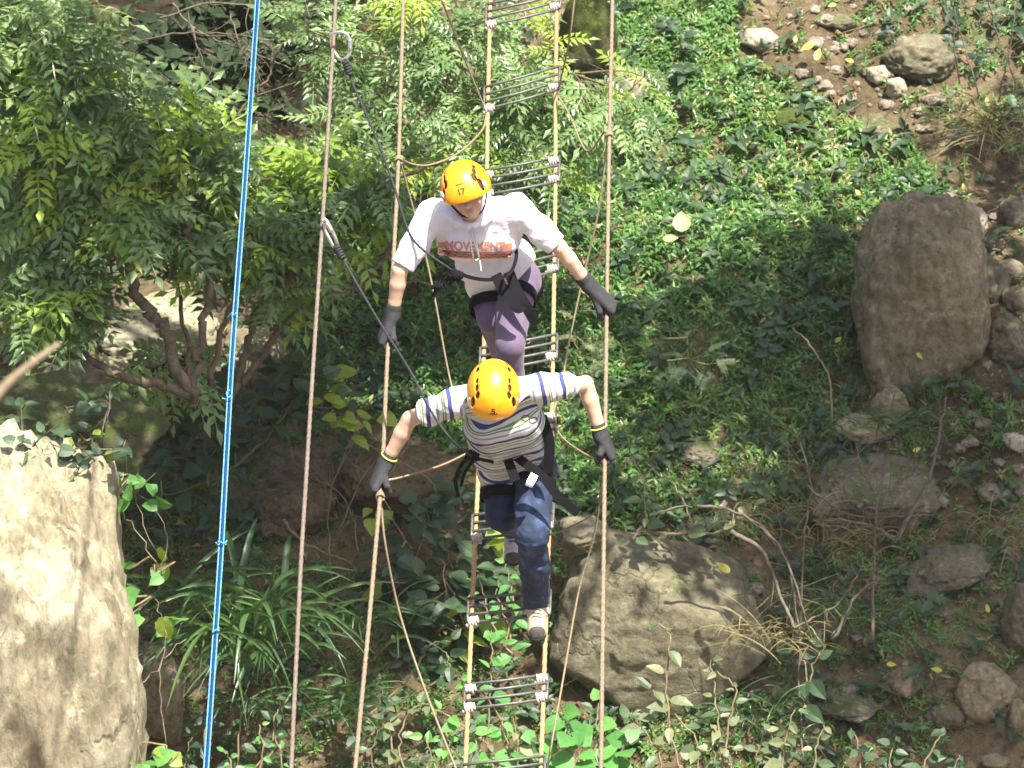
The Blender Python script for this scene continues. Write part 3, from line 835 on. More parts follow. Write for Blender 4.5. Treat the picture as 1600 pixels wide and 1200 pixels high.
shrub('shrub', 'shrub with lime green young shoots left of the blue rope', (320, 610),
      [(250, 200, 70, 40, .3, 60), (330, 180, 50, 30, .3, 30), (280, 260, 90, 35, .3, 60), (350, 300, 70, 50, .3, 60), (260, 350, 60, 50, .4, 40), (370, 360, 60, 40, .3, 40), (260, 560, 50, 18, .2, 24), (310, 390, 60, 40, .4, 30)],
      [([(330, 600), (345, 520), (370, 450), (390, 380), (380, 320), (350, 270)], .03, .015), ([(300, 640), (295, 560), (280, 470), (265, 380), (262, 290)], .03, .012),
       ([(395, 380), (360, 400), (330, 430)], .02, .01), ([(440, 70), (420, 120), (395, 150), (355, 200), (320, 250)], .010, .014)], 27.9, young=.4)
shrub('shrub', 'shrub of leaning dark branches between the blue rope and the outer cable', (370, 650),
      [(450, 340, 60, 40, .3, 55), (420, 400, 50, 25, .3, 30), (470, 270, 60, 50, .4, 70), (520, 320, 50, 50, .4, 50), (440, 470, 40, 20, .3, 15), (560, 290, 60, 50, .4, 50), (480, 400, 50, 30, .3, 30)],
      [([(350, 640), (385, 560), (395, 505), (420, 470), (450, 435), (462, 420)], .045, .03), ([(380, 600), (440, 510), (500, 470), (570, 440), (600, 400), (620, 370), (650, 330)], .035, .02),
       ([(500, 470), (560, 445), (640, 440), (700, 450)], .016, .008), ([(460, 420), (510, 350), (545, 320), (600, 285), (700, 250)], .035, .02), ([(462, 420), (400, 395), (360, 390)], .03, .02)], 28.3, young=.32)
shrub('shrub', 'broad leafed evergreen shrub behind the upper cables', (640, 420),
      [(520, 40, 50, 60, .4, 60), (590, 70, 60, 60, .4, 80), (680, 60, 60, 60, .4, 85), (740, 150, 60, 60, .4, 80), (600, 190, 70, 60, .4, 90), (680, 240, 60, 40, .4, 55), (800, 80, 70, 70, .4, 80), (820, 200, 60, 60, .4, 70), (880, 290, 50, 40, .3, 35), (540, 220, 50, 50, .4, 50), (900, 180, 50, 50, .4, 50), (970, 200, 50, 40, .4, 25), (1030, 120, 40, 20, .3, 12)],
      [([(640, 420), (660, 330), (690, 240), (700, 120), (690, 0)], .05, .03), ([(690, 240), (760, 200), (840, 160), (900, 110)], .03, .012), ([(660, 330), (600, 250), (560, 170), (520, 60)], .03, .012), ([(450, 290), (540, 280), (640, 262), (760, 240)], .02, .012)], 29.0,
      tpls=[tpl_compound(5, .32, .36, s) for s in (11, 12, 13)], young=.14, lsize=(.18, .32))
shrub('fern', 'feathery grey green fern leaves right of the right cable at mid height', (1080, 600),
      [(1080, 555, 55, 25, .15, 9), (1120, 545, 30, 20, .15, 4), (1050, 545, 30, 20, .1, 4)], [([(1080, 600), (1078, 560), (1075, 530)], .006, .004)], 28.8, tpls=CMP_F, mat='grey_leaf', young=0, lsize=(.14, .22), cat='fern', bark='green_stem')
shrub('fern', 'feathery leaves behind the rope ladder between the two climbers', (900, 600),
      [(900, 545, 40, 30, .15, 9), (930, 600, 40, 25, .15, 6)], [([(900, 610), (900, 570), (900, 530)], .006, .004)], 28.9, tpls=CMP_F, mat='grey_leaf', young=0, lsize=(.14, .22), cat='fern', bark='green_stem')
# hanging dark shrub mass at the left under the crown
HEART = tpl_broad(.85, .2, .1, .5)
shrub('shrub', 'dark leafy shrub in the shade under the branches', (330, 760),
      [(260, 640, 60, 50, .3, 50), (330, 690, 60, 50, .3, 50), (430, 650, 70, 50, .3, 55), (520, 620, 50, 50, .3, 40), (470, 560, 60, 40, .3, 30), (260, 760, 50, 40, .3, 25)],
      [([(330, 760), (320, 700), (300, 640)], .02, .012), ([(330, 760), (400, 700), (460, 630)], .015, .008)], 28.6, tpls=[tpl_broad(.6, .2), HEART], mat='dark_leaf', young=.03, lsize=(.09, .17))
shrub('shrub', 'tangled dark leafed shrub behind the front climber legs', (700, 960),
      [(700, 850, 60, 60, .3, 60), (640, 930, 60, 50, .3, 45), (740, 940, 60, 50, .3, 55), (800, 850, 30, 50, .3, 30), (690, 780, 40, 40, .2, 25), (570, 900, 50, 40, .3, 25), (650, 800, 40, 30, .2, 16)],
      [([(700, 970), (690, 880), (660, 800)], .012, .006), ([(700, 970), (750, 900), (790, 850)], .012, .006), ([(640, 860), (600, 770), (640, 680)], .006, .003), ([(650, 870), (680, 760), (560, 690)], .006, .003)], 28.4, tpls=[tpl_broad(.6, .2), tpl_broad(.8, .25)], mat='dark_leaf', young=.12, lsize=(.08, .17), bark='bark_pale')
# round leaf climbers near the pale boulder
shrub('vine', 'thin climbing vine with round light green leaves over the edge of the pale boulder', (235, 1000),
      [(130, 690, 30, 22, .05, 4, 26.3), (110, 720, 40, 20, .05, 3, 26.3), (170, 775, 40, 16, .05, 4, 26.3), (210, 740, 50, 20, .1, 5, 26.5), (235, 870, 20, 22, .1, 6, 26.5), (250, 950, 25, 25, .1, 5, 26.6), (180, 950, 40, 20, .1, 4, 26.5), (150, 1100, 50, 60, .1, 12, 26.3), (270, 1170, 30, 25, .1, 6, 26.5), (200, 1190, 60, 20, .1, 8, 26.4)],
      [([(120, 672), (112, 690), (128, 725), (165, 765), (215, 830), (240, 880)], .006, .006), ([(140, 675), (155, 705), (156, 725)], .004, .003), ([(240, 880), (245, 950), (258, 990), (250, 1080), (260, 1160)], .005, .004),
       ([(175, 1120), (220, 1070), (250, 1035), (290, 1000)], .007, .004), ([(195, 690), (205, 750), (240, 860)], .004, .004), ([(215, 760), (260, 830), (250, 900)], .004, .003)], 26.5,
      tpls=[HEART, tpl_broad(.95, .15, .05, .6)], mat='round_leaf', young=.25, lsize=(.07, .14), cat='vine', bark='dry_stem', up=A(0, -.7, .5))

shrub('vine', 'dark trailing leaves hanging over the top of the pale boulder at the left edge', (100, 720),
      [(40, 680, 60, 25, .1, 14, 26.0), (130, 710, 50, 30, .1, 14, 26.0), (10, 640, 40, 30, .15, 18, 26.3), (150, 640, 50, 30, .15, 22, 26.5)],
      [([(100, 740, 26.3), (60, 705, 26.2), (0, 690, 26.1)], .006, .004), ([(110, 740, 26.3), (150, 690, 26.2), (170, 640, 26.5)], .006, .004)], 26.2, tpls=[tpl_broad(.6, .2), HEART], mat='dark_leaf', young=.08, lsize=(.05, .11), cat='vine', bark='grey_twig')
# ---- long grass clump, left
def blades(name, label, cx, cy, w_, n, lx, h0, h1, wd, mat='blade'):
    base = P(cx, cy, w_); base[2] = H(base[0], base[1]) if w_ > 28.5 else base[2]
    mb = MB()
    for k in range(n):
        b_ = base + A(np.clip(rng.normal(), -1.9, 1.9) * lx, rng.normal() * .10, 0)
        b_[2] = min(b_[2], float(H(b_[0], b_[1]))) if w_ > 28.5 else b_[2]
        h = rng.uniform(h0, h1); d = nrm(A(rng.normal() * (.35 if h1 > .9 else .5), -.25 + rng.normal() * .35, 1.0)); o = nrm(A(d[0], d[1] - .1, 0))
        t = np.linspace(0, 1, 9)[:, None]
        p = b_ + d * h * (t - .15 * t ** 2) + o * h * .42 * t ** 2.2 * rng.uniform(.4, 1.3) - A(0, 0, 1) * h * .55 * t ** 3 * rng.uniform(.3, 1.2)
        T_, N_, B_ = frames(p); sd = nrm(np.cross(T_, nrm(A(rng.normal() * .6, -1, .5))))
        ww = wd * rng.uniform(.6, 1.2) * (np.sin(np.clip(t * .93 + .10, 0, 1) * math.pi) ** .55)
        nz = np.cross(sd, T_) * ww * .25
        V = np.stack([p - sd * ww / 2 + nz, p, p + sd * ww / 2 + nz], 1).reshape(-1, 3)
        i = np.arange(8)[:, None] * 3
        Q = np.concatenate([np.stack([i + c, i + c + 1, i + c + 4, i + c + 3], -1).reshape(-1, 4) for c in (0, 1)])
        mb.add(V, Q, rng.uniform())
    return tag(mb.build(name, M[mat], origin=base), label, 'grass')
blades('grass_clump', 'tall clump of broad arching grass blades right of the blue rope', 395, 1010, 27.6, 75, .11, .55, 1.15, .030)
blades('grass_clump', 'arching grass clump left of the blue rope near the pale boulder', 285, 960, 27.3, 34, .12, .35, .75, .028)
blades('grass_clump', 'few very broad upright grass blades standing right of the blue rope', 392, 985, 27.2, 16, .11, .8, 1.05, .042)
blades('grass_clump', 'thin dark grass clump at the foot of the outer cable', 470, 1110, 27.7, 60, .22, .3, .7, .018)
blades('grass_clump', 'shaded grass clump between the outer cable and the left hand cable', 545, 980, 27.9, 36, .2, .3, .6, .02)
blades('grass_clump', 'dry grass tuft at the foot of the bare bush', 1215, 1000, 27.6, 70, .15, .2, .5, .008, 'straw')
blades('grass_clump', 'grass tuft right of the bare bush trunk', 1330, 960, 28.0, 60, .25, .15, .45, .010)
blades('grass_clump', 'dry grass above the bare bush at the right side of the slope', 1180, 820, 28.4, 60, .25, .15, .4, .009, 'straw')
blades('grass_clump', 'dry straw coloured grass in the upper right corner', 1545, 40, 30.9, 120, .18, .3, .7, .009, 'straw')
blades('grass_clump', 'low grass tuft against the foot of the tall standing boulder', 1400, 668, 28.4, 80, .3, .12, .32, .010)
blades('grass_clump', 'grass tuft under the right side of the large olive boulder', 1170, 1120, 27.3, 60, .2, .15, .4, .010)
blades('grass_clump', 'dry tangled grass in front of the broad grey boulder', 1330, 850, 28.0, 60, .2, .12, .36, .007, 'straw')
blades('grass_clump', 'dry weeds between the flat topped rock and the right edge', 1560, 830, 28.2, 50, .18, .12, .34, .007, 'straw')
blades('grass_clump', 'small grass tuft at the right edge of the path', 1500, 260, 29.9, 60, .3, .15, .4, .010)

# ---- upright broad leafed plants along the bottom
def plant(label, root, stems, mat='grey_leaf', ls=(.09, .16), tpl=None, name='leafy_plant', w=27.0, nl=9, young=0, cat='plant'):
    t = empty(name, P(root[0], root[1], w), label, cat, 'leafy plants along the bottom' if name == 'leafy_plant' else None)
    mb = MB(); ch = []
    tpl = tpl or [tpl_broad(.55, .3, .12), tpl_broad(.62, .15, .15)]
    for st in stems:
        p = spline(pts3([root] + list(st) if abs(st[0][0] - root[0]) > 2 else st, w), 6); p = p + .006 * rng.normal(size=p.shape); p[0] = P(root[0], root[1], w)
        mb.add(*tube(p, np.linspace(.009, .004, len(p)), 5, cap=False))
        n = nl; tt = np.linspace(.18, 1, n); ii = (tt * (len(p) - 1)).astype(int)
        a = np.arange(n) * 2.6 + rng.uniform(0, 6) + rng.normal(size=n) * .4
        d = nrm(np.stack([np.cos(a), np.sin(a) * .8 - .3, rng.uniform(-.35, .6, n)], 1))
        s = rng.uniform(*ls, n) * np.linspace(1.05, .6, n)
        pos = p[ii] + d * .02
        ch += scat(tpl, pos, d, nrm(A(0, -.45, .85) + .25 * rng.normal(size=(n, 3))), s, rng.uniform(0, 1, n))
    mb.build('stem', M['dry_stem'], t); leaf_mesh('foliage', ch, M[mat], t)
    return t
plant('grey green leafy plant between the left hand cable and the thin cord at the bottom', (620, 1230), [[(620, 1230), (612, 1160), (603, 1105)], [(640, 1230), (622, 1170), (640, 1110), (668, 1100)], [(590, 1230), (580, 1170), (600, 1130)]])
plant('leafy stem with heart shaped leaves left of the rope ladder at the bottom', (720, 1240), [[(720, 1230), (745, 1160), (700, 1120), (668, 1105)], [(690, 1230), (700, 1170), (690, 1140)], [(700, 1240), (680, 1200), (665, 1150)]], 'round_leaf')
plant('tall thin stemmed plant with pale leaves rising behind the lowest steps', (770, 1240), [[(775, 1230), (762, 1150), (768, 1050), (768, 985)], [(800, 1230), (790, 1150), (760, 1090), (718, 1060)]], 'round_leaf', nl=11)
plant('bushy plant with pale green leaves seen through the lowest steps', (800, 1240), [[(790, 1240), (770, 1180), (745, 1130)], [(800, 1240), (810, 1170), (800, 1120)], [(820, 1240), (830, 1190), (828, 1150)], [(760, 1240), (755, 1200), (745, 1180)]], 'grey_leaf')
plant('plant with soft grey leaves in front of the large olive boulder', (1060, 1230), [[(1075, 1230), (1050, 1160), (1042, 1080), (1045, 1000), (1030, 975)], [(1080, 1230), (1090, 1160), (1030, 1090), (1020, 1080)], [(1040, 1230), (1030, 1180), (990, 1120)]], 'grey_leaf', ls=(.11, .2))
plant('pale yellow green upright plant right of the right hand cable at the bottom', (1130, 1230), [[(1130, 1230), (1125, 1150), (1118, 1090), (1108, 1030)], [(1145, 1230), (1135, 1150), (1150, 1080), (1120, 1050)], [(1120, 1230), (1115, 1180), (1110, 1130)]], 'grey_leaf', ls=(.07, .13), nl=12)
plant('drooping leafy plant at the bottom under the broad rocks', (1230, 1230), [[(1230, 1230), (1225, 1170), (1240, 1110)], [(1270, 1230), (1275, 1170), (1290, 1130)], [(1190, 1230), (1185, 1170), (1200, 1130)], [(1250, 1230), (1210, 1190), (1170, 1170)]], 'grey_leaf')
plant('shaded bluish leafed plant left of the low dark rock', (1250, 1100), [[(1262, 1100), (1258, 1040), (1245, 1010)], [(1262, 1100), (1270, 1040), (1290, 1010)]], 'dark_leaf', ls=(.13, .22), nl=5, w=27.5)
plant('leafy sprays beside the water at the bottom right', (1420, 1230), [[(1400, 1230), (1390, 1190), (1400, 1150)], [(1440, 1230), (1450, 1180), (1475, 1140)], [(1350, 1230), (1345, 1180), (1330, 1140)], [(1480, 1230), (1490, 1200), (1500, 1180)]], 'dark_leaf', nl=10)
plant('small green plant at the bottom between grass and outer cable', (420, 1230), [[(400, 1230), (410, 1180), (405, 1130)], [(430, 1230), (440, 1190), (432, 1150)], [(370, 1230), (360, 1190), (350, 1170)]], 'round_leaf', ls=(.05, .10))
plant('dark broad leafed plant in the shade left of the thin cord', (560, 1130), [[(560, 1130), (545, 1090), (540, 1060)], [(580, 1150), (600, 1100), (590, 1070)], [(640, 1060), (670, 1010), (700, 1000)], [(690, 1060), (700, 1030), (680, 1005)]], 'dark_leaf', nl=7, w=27.8)
plant('broad leaved plant in the shade at the bottom left', (340, 1230), [[(330, 1230), (320, 1150), (335, 1090)], [(300, 1230), (290, 1190), (300, 1150)], [(370, 1200), (375, 1130), (390, 1100)], [(420, 1180), (430, 1120), (450, 1090)]], 'dark_leaf', nl=8, w=27.3)
RND = [tpl_broad(.95, .15, .03, .35), tpl_broad(1.0, .25, .06, .5)]
plant('patch of large round bright green leaves at the foot of the right hand cable', (900, 1240), [[(860, 1230), (850, 1180), (840, 1150)], [(900, 1230), (890, 1160), (880, 1110)], [(920, 1230), (930, 1160), (935, 1100)], [(960, 1230), (970, 1180), (990, 1140)], [(880, 1230), (900, 1190), (910, 1165)], [(940, 1230), (950, 1200), (945, 1180)], [(830, 1230), (815, 1190), (800, 1170)]], 'round_leaf', ls=(.13, .22), tpl=RND, name='round_leaf_plant', nl=7)
plant('twining plant with round leaves beside the front climber shoe', (790, 1010), [[(800, 1020), (790, 970), (775, 920)], [(780, 1000), (760, 950), (750, 900)], [(800, 960), (800, 920), (790, 880)]], 'round_leaf', ls=(.07, .14), name='twining_plant', w=28.0, nl=8)
plant('pale leafed shoots growing out above the large olive boulder', (1000, 830), [[(990, 840), (1030, 800), (1080, 790)], [(1080, 830), (1060, 770), (1040, 740)], [(1010, 800), (1000, 740), (980, 700)], [(1130, 830), (1150, 790), (1200, 780)]], 'grey_leaf', ls=(.06, .13), name='leafy_shoots', w=28.0, nl=12)

shrub('shrub', 'leafy growth added and coloured nearly black for the shade in the hollow at the top left', (330, 230), [(250, 40, 70, 60, .3, 200, 30.6), (360, 50, 80, 70, .3, 300, 30.8), (440, 110, 70, 70, .3, 220, 30.4), (310, 120, 70, 50, .3, 160, 30.2), (470, 30, 50, 50, .3, 120, 30.8)],
      [([(330, 230, 30.2), (340, 150, 30.4), (350, 60, 30.8)], .02, .01)], 30.4, tpls=[tpl_broad(.6, .2), tpl_leaf(.35)], mat='hollow_shade_leaf', young=0, lsize=(.10, .2))  # leaf mass added to make the recess read as black shade
# ---- bare bush at the right
def bare(name, label, root, lines, w_, twigs, seed, cat='bush', mat='grey_twig'):
    t = empty(name, P(root[0], root[1], w_), label, cat)
    mb = MB(); r_ = np.random.default_rng(seed)
    for pts, r0, r1 in lines:
        q = np.array([P(p[0], p[1], w_ + r_.uniform(-.12, .12)) for p in pts])
        p = spline(q, 6) + .005 * r_.normal(size=(len(spline(q, 6)), 3))
        mb.add(*tube(p, np.linspace(r0, r1, len(p)), 5))
        for k in range(twigs):
            s_ = p[r_.integers(len(p) // 3, len(p))]; L = r_.uniform(.1, .4); d = nrm(nrm(p[-1] - p[0]) + .9 * r_.normal(size=3))
            e = s_ + d * L; mb.add(*tube(spline([s_, (s_ + e) / 2 + r_.normal(size=3) * L * .12, e], 3), np.linspace(.004, .0015, 7), 4, cap=False))
    mb.build('branches', M[mat], t); return t
bare('bare_bush', 'leafless grey brown bush with forking stems in the shade at the right', (1365, 1000),
     [([(1363, 1000), (1365, 880), (1370, 790), (1385, 720), (1390, 690)], .012, .006), ([(1400, 845), (1430, 790), (1450, 750), (1465, 690), (1480, 620)], .016, .008), ([(1400, 845), (1370, 825), (1330, 815), (1270, 812)], .012, .007), ([(1367, 770), (1345, 730), (1340, 700)], .009, .006),
      ([(1260, 760), (1300, 790), (1340, 808), (1410, 805)], .009, .005), ([(1370, 790), (1400, 760), (1430, 735)], .008, .005), ([(1255, 1190), (1250, 1050), (1255, 850), (1268, 760), (1250, 690)], .008, .005), ([(1300, 1000), (1340, 930), (1380, 900)], .012, .008)], 27.6, 6, 1)
bare('dead_branch', 'dead brown branches arching over the right side of the large olive boulder', (1250, 960),
     [([(1140, 830), (1190, 860), (1215, 920), (1240, 980)], .016, .012), ([(1090, 790), (1150, 800), (1215, 850), (1260, 960)], .010, .008), ([(1240, 980), (1300, 950), (1340, 900)], .008, .005), ([(1180, 810), (1230, 880), (1250, 990)], .010, .006)], 27.5, 6, 2, 'branch')
bare('dry_sapling', 'thin dry stem leaning at the right of the green slope', (1300, 680), [([(1300, 650), (1295, 590), (1270, 545), (1238, 510)], .009, .006)], 28.2, 0, 3, 'stem', 'dry_stem')
bare('fallen_branch', 'straight pale dry branch lying below the dirt path', (1450, 215), [([(1432, 224), (1480, 215), (1535, 205)], .013, .008)], 29.4, 1, 4, 'branch', 'dry_stem')
bare('dead_twigs', 'tangle of dark bare twigs in the hollow at the top left', (330, 120), [([(270, 5), (300, 40), (340, 62), (400, 85), (470, 110), (560, 120)], .009, .004), ([(250, 30), (330, 5), (450, 15), (520, 20)], .008, .004), ([(300, 40), (310, 90), (300, 130)], .006, .003), ([(220, 60), (320, 50), (420, 60), (500, 50)], .006, .003), ([(360, 20), (380, 80), (430, 150), (450, 180)], .006, .003)], 29.4, 14, 5, 'twigs', 'grey_twig')
bare('dead_twigs', 'bare twigs against the brown earth left of the front climber', (540, 900), [([(530, 830), (560, 760), (600, 700)], .006, .003), ([(520, 900), (515, 780), (560, 660)], .006, .003), ([(440, 815), (480, 850), (550, 880)], .014, .009), ([(560, 860), (540, 780), (480, 740)], .005, .003)], 28.1, 8, 6, 'twigs', 'bark')
bare('dry_stems_bush', 'dry pale stems at the top right edge', (1560, 150), [([(1530, 150), (1510, 80), (1490, 10)], .006, .004), ([(1560, 160), (1575, 90), (1590, 0)], .006, .004), ([(1500, 130), (1490, 60), (1500, -10)], .006, .004), ([(1590, 140), (1560, 60), (1540, -10)], .006, .004)], 29.9, 6, 7, 'stems')
bare('hanging_roots', 'pale hanging roots beside the right hand cable near the top', (985, 230), [([(960, 130), (975, 180), (972, 240)], .006, .004), ([(1000, 110), (975, 170), (968, 250)], .006, .003), ([(985, 140), (960, 190), (950, 260)], .005, .003)], 29.2, 4, 8, 'roots')
mb = MB(); p = spline([P(-60, 690, 7.4), P(0, 612, 7.4), P(50, 568, 7.4), P(93, 537, 7.4)], 8)
mb.add(*tube(p, np.linspace(.011, .0045, len(p)), 8))
tag(mb.build('twig', M['bark_pale'], origin=p[0]), 'out of focus brown twig poking in close to the viewer at the left edge', 'twig')

# ---- fallen leaves one can count
FL = [(1278, 84, 'large yellow fallen leaf on the dirt path'), (1262, 72, 'yellow fallen leaf just above the large one on the path'), (1243, 60, 'small yellow leaf at the left edge of the path near the white stone'), (1327, 94, 'small yellow leaf in the middle of the path'),
      (1300, 8, 'yellow leaf at the very top of the path'), (1340, 300, 'cream yellow leaf lying on the green plants left of the standing boulder'), (1506, 292, 'long green yellow leaf above the right shoulder of the standing boulder'), (1543, 158, 'upright yellow leaf in the upper right plants'),
      (1393, 1038, 'narrow yellow leaf above the brown rock in the lower right'), (1463, 1046, 'oval yellow leaf in the lower right shade'), (1543, 950, 'green yellow leaf near the boulder cut by the right edge'), (1437, 556, 'yellow green leaf on the lower face of the standing boulder'),
      (1130, 886, 'yellow leaf lying on top of the large olive boulder'), (1433, 702, 'yellow leaf tucked behind the broad grey boulder'), (1310, 530, 'yellow leaf in the plants left of the standing boulder'), (1065, 345, 'big pale leaf lying on the bright ground cover'), (1048, 372, 'yellow curled leaf under the big pale leaf'), (615, 998, 'yellow green leaf in the shade beside the thin cord')]
for k, (fx, fy, lb) in enumerate(FL):
    big = 'big' in lb or 'large' in lb
    p, w_ = G(fx, fy)
    w2 = {1130: G(1035, 975)[1] - .62, 1437: G(1440, 500)[1] - .72}.get(fx, w_ - .22)
    p = P(fx, fy, w2); a = rng.uniform(0, 6.28)
    if fx in (1506, 1543): a = 1.7
    d = nrm(A(math.cos(a), math.sin(a) * .6, math.sin(a) * .5)); s = .17 if fx == 1065 else .11 if big else rng.uniform(.055, .085)
    V, T = scatter(tpl_broad(.5 if fx != 1065 else .8, .12, .08), (p - d * s / 2)[None], d[None], nrm(A(0, -.6, .8))[None], np.array([s]))
    tag(obj('fallen_leaf', V, T, M['yellow_leaf'] if fx != 1065 else M['grey_leaf'], attrs={'rnd': np.full(len(V), rng.uniform() if fx != 1065 else 1.0)}), lb, 'leaf', 'single fallen leaves')

# ------------------------------------------------------------------ trees whose crowns cast the shade (crowns just above the picture)
def shade_tree(label, root, zones, trunk_top, seed, lsize=(.13, .24)):
    base = A(root[0], root[1], float(H(root[0], root[1])))
    t = empty('tree', base, label, 'tree', 'trees shading the bank')
    mb = MB(); ch = []
    top = base + A(*trunk_top)
    tr = spline([base, base + (top - base) * .5 + A(.2, .1, 0), top], 8); mb.add(*tube(tr, np.linspace(.22, .12, len(tr)), 10))
    for (px, py, rx, ry, cnt) in zones:
        g0, w_ = G(px, py); sx = rx * w_ / F; sy = ry * w_ / F / math.sin(PITCH + R(23))
        c = g0 + S * 8.5
        n = cnt
        # clumps of leaves round sub-branch ends
        nc = max(3, n // 40); cl = c + np.stack([rng.uniform(-1, 1, nc) * sx, rng.uniform(-1, 1, nc) * sy, rng.normal(size=nc) * .25 + .2], 1)
        b0 = spline([tr[-4], (tr[-4] + c) / 2 + A(0, 0, .6), c], 6); mb.add(*tube(b0, np.linspace(.09, .03, len(b0)), 6))
        for e in cl: mb.add(*tube(spline([c, (c + e) / 2 + A(0, 0, .1), e], 3), np.linspace(.02, .008, 7), 4))
        pos = cl[rng.integers(0, nc, n)] + rng.normal(size=(n, 3)) * A(.24, .24, .14)
        ch += scat([tpl_broad(.5, .2), tpl_leaf(.4)], pos, rvec(n), nrm(A(0, 0, 1) + .6 * rng.normal(size=(n, 3))), rng.uniform(*lsize, n), rng.uniform(0, 1, n))
    mb.build('trunk', M['bark'], t); leaf_mesh('crown', ch, M['dark_leaf'], t)
shade_tree('tall tree on the right bank whose crown shades the lower right rocks', (9.5, 9.5),
           [(1300, 720, 110, 90, 1300), (1470, 760, 140, 120, 2100), (1400, 900, 170, 110, 2200), (1560, 900, 120, 150, 1300), (1300, 1000, 110, 90, 700), (1480, 1080, 150, 90, 1100), (1560, 620, 90, 80, 650), (1440, 520, 110, 100, 800), (1200, 620, 110, 50, 420), (1260, 500, 110, 80, 900), (1150, 560, 110, 60, 500), (1560, 250, 60, 50, 180), (1330, 480, 50, 90, 300), (1020, 700, 80, 40, 120)], (-1.2, 0, 7.0), 1)
shade_tree('tall tree on the left bank whose crown shades the hollow and the grass', (-9.0, 9.5),
           [(340, 45, 110, 60, 2600), (440, 90, 60, 70, 800), (490, 850, 140, 90, 1300), (300, 880, 90, 60, 360), (420, 980, 160, 110, 1100), (600, 960, 120, 100, 900), (230, 1080, 70, 100, 260), (620, 740, 80, 50, 260), (60, 880, 110, 150, 620), (90, 760, 110, 30, 300), (1040, 900, 150, 80, 520), (700, 800, 90, 70, 220), (820, 170, 70, 60, 150)], (1.0, 0, 7.2), 2)

# ------------------------------------------------------------------ the rope bridge
def wl(y): return 23.8 - 3.5 * y / 1200          # depth of the ladder ropes
def wr(y): return 22.7 - 3.5 * y / 1200          # depth of the hand cables
def interp_rope(tab, wf, y0=-800, y1=1900, step=12):
    ys = np.array([t_[1] for t_ in tab], float); xs_ = np.array([t_[0] for t_ in tab], float)
    yy = np.arange(y0, y1, step)
    s0 = (xs_[1] - xs_[0]) / (ys[1] - ys[0]); s1 = (xs_[-1] - xs_[-2]) / (ys[-1] - ys[-2])
    x = np.interp(yy, ys, xs_); x = np.where(yy < ys[0], xs_[0] + s0 * (yy - ys[0]), x); x = np.where(yy > ys[-1], xs_[-1] + s1 * (yy - ys[-1]), x)
    k = np.ones(9) / 9; xp = np.convolve(np.pad(x, 4, 'edge'), k, 'valid'); x[6:-6] = xp[6:-6]
    return np.array([P(a, b, wf(b)) for a, b in zip(x, yy)])
def rx(tab, y): return float(np.interp(y, [t_[1] for t_ in tab], [t_[0] for t_ in tab]))
LADL = [(768, -50), (766, 0), (762, 170), (760, 350), (756, 560), (746, 770), (738, 940), (731, 1110), (727, 1200)]
LADR = [(871, -50), (870, 0), (868, 140), (868, 280), (864, 560), (859, 790), (853, 970), (849, 1090), (845, 1200)]
RAILL = [(631, -50), (630, 0), (623, 250), (613, 440), (605, 560), (598, 730), (594, 775), (576, 980), (555, 1200)]
RAILR = [(957.5, -50), (957, 0), (952, 210), (948, 480), (945, 720), (942, 950), (939, 1200)]
bridge = empty('rope_bridge', P(790, 1200, wl(1200)), 'rope ladder bridge with tan ropes, steel rod steps and hand cables under the two climbers', 'rope bridge')
def twisted(path, r, pitch=.05, amp=.12, seg=9):
    p = resample(path, pitch / 6); return tube(p, r, seg, twist=2 * math.pi / pitch / 3 * 1.0, lobes=3, amp=amp)
for tab in (LADL, LADR):
    obj('ladder_rope', *twisted(interp_rope(tab, wl), .0112), M['tan_rope'], bridge, label='orange tan twisted rope carrying the steps')
for tab in (RAILL, RAILR):
    obj('hand_cable', *twisted(interp_rope(tab, wr), .0104), M['cable'], bridge, label='grey brown twisted hand cable')
def coil(c, ax, r, turns, wire, length, seed=0):
    """lumpy lashing wound round an axis"""
    r_ = np.random.default_rng(seed); ax = nrm(ax); a = nrm(np.cross(ax, A(.3, .2, 1))); b = np.cross(ax, a)
    t = np.linspace(0, 1, turns * 12)
    p = c + ax * ((t - .5) * length)[:, None] + (a * np.cos(t * turns * 6.283)[:, None] + b * np.sin(t * turns * 6.283)[:, None]) * (r * (1 + .2 * r_.normal(size=len(t)) * .5))[:, None]
    return tube(p, wire, 6)
STEPS = [(28, 0, 17), (158, 125, 18), (290, 268, 19), (435, 408, 19), (567, 545, 19), (697, 668, 19), (828, 810, 19), (958, 945, 19), (1093, 1077, 19), (1217, 1203, 18)]
def ladpt(tab, y, dx=0, lift=0):
    p = P(rx(tab, y) + dx, y, wl(y)); p[2] += lift; return p
for si, (yl, yr, hh) in enumerate(STEPS):
    mb = MB()
    offs = np.linspace(-hh, hh, 4)
    La = [ladpt(LADL, yl + o, -6, .016) for o in offs]; Ra = [ladpt(LADR, yr + o, 6, .016) for o in offs]
    for k in range(4):
        e = .02 * rng.normal()
        mb.add(*tube([La[k] + (La[k] - Ra[k]) * e * .3, (La[k] + Ra[k]) / 2 + A(0, 0, -.004), Ra[k]], .0075, 7))
    mb.add(*tube([La[0], La[1], La[2], La[3]], .0070, 6)); mb.add(*tube([Ra[0], Ra[1], Ra[2], Ra[3]], .0070, 6))
    st = mb.build('step', M['rod'], bridge, label='step of four dark steel rods')
    for tab, yy in ((LADL, yl), (LADR, yr)):
        for o in ((hh - 3,) if si % 3 != 2 else (-hh + 6, hh - 3)):
            c = ladpt(tab, yy + o, 2 if tab is LADL else -4, .008)
            mb = MB(); mb.add(*coil(c, A(1, 0, .15), .021, 4, .0075, .055, si)); mb.add(*coil(c, A(0, 1, .2), .019, 3, .007, .03, si + 9))
            mb.build('lashing', M['lash'], st)
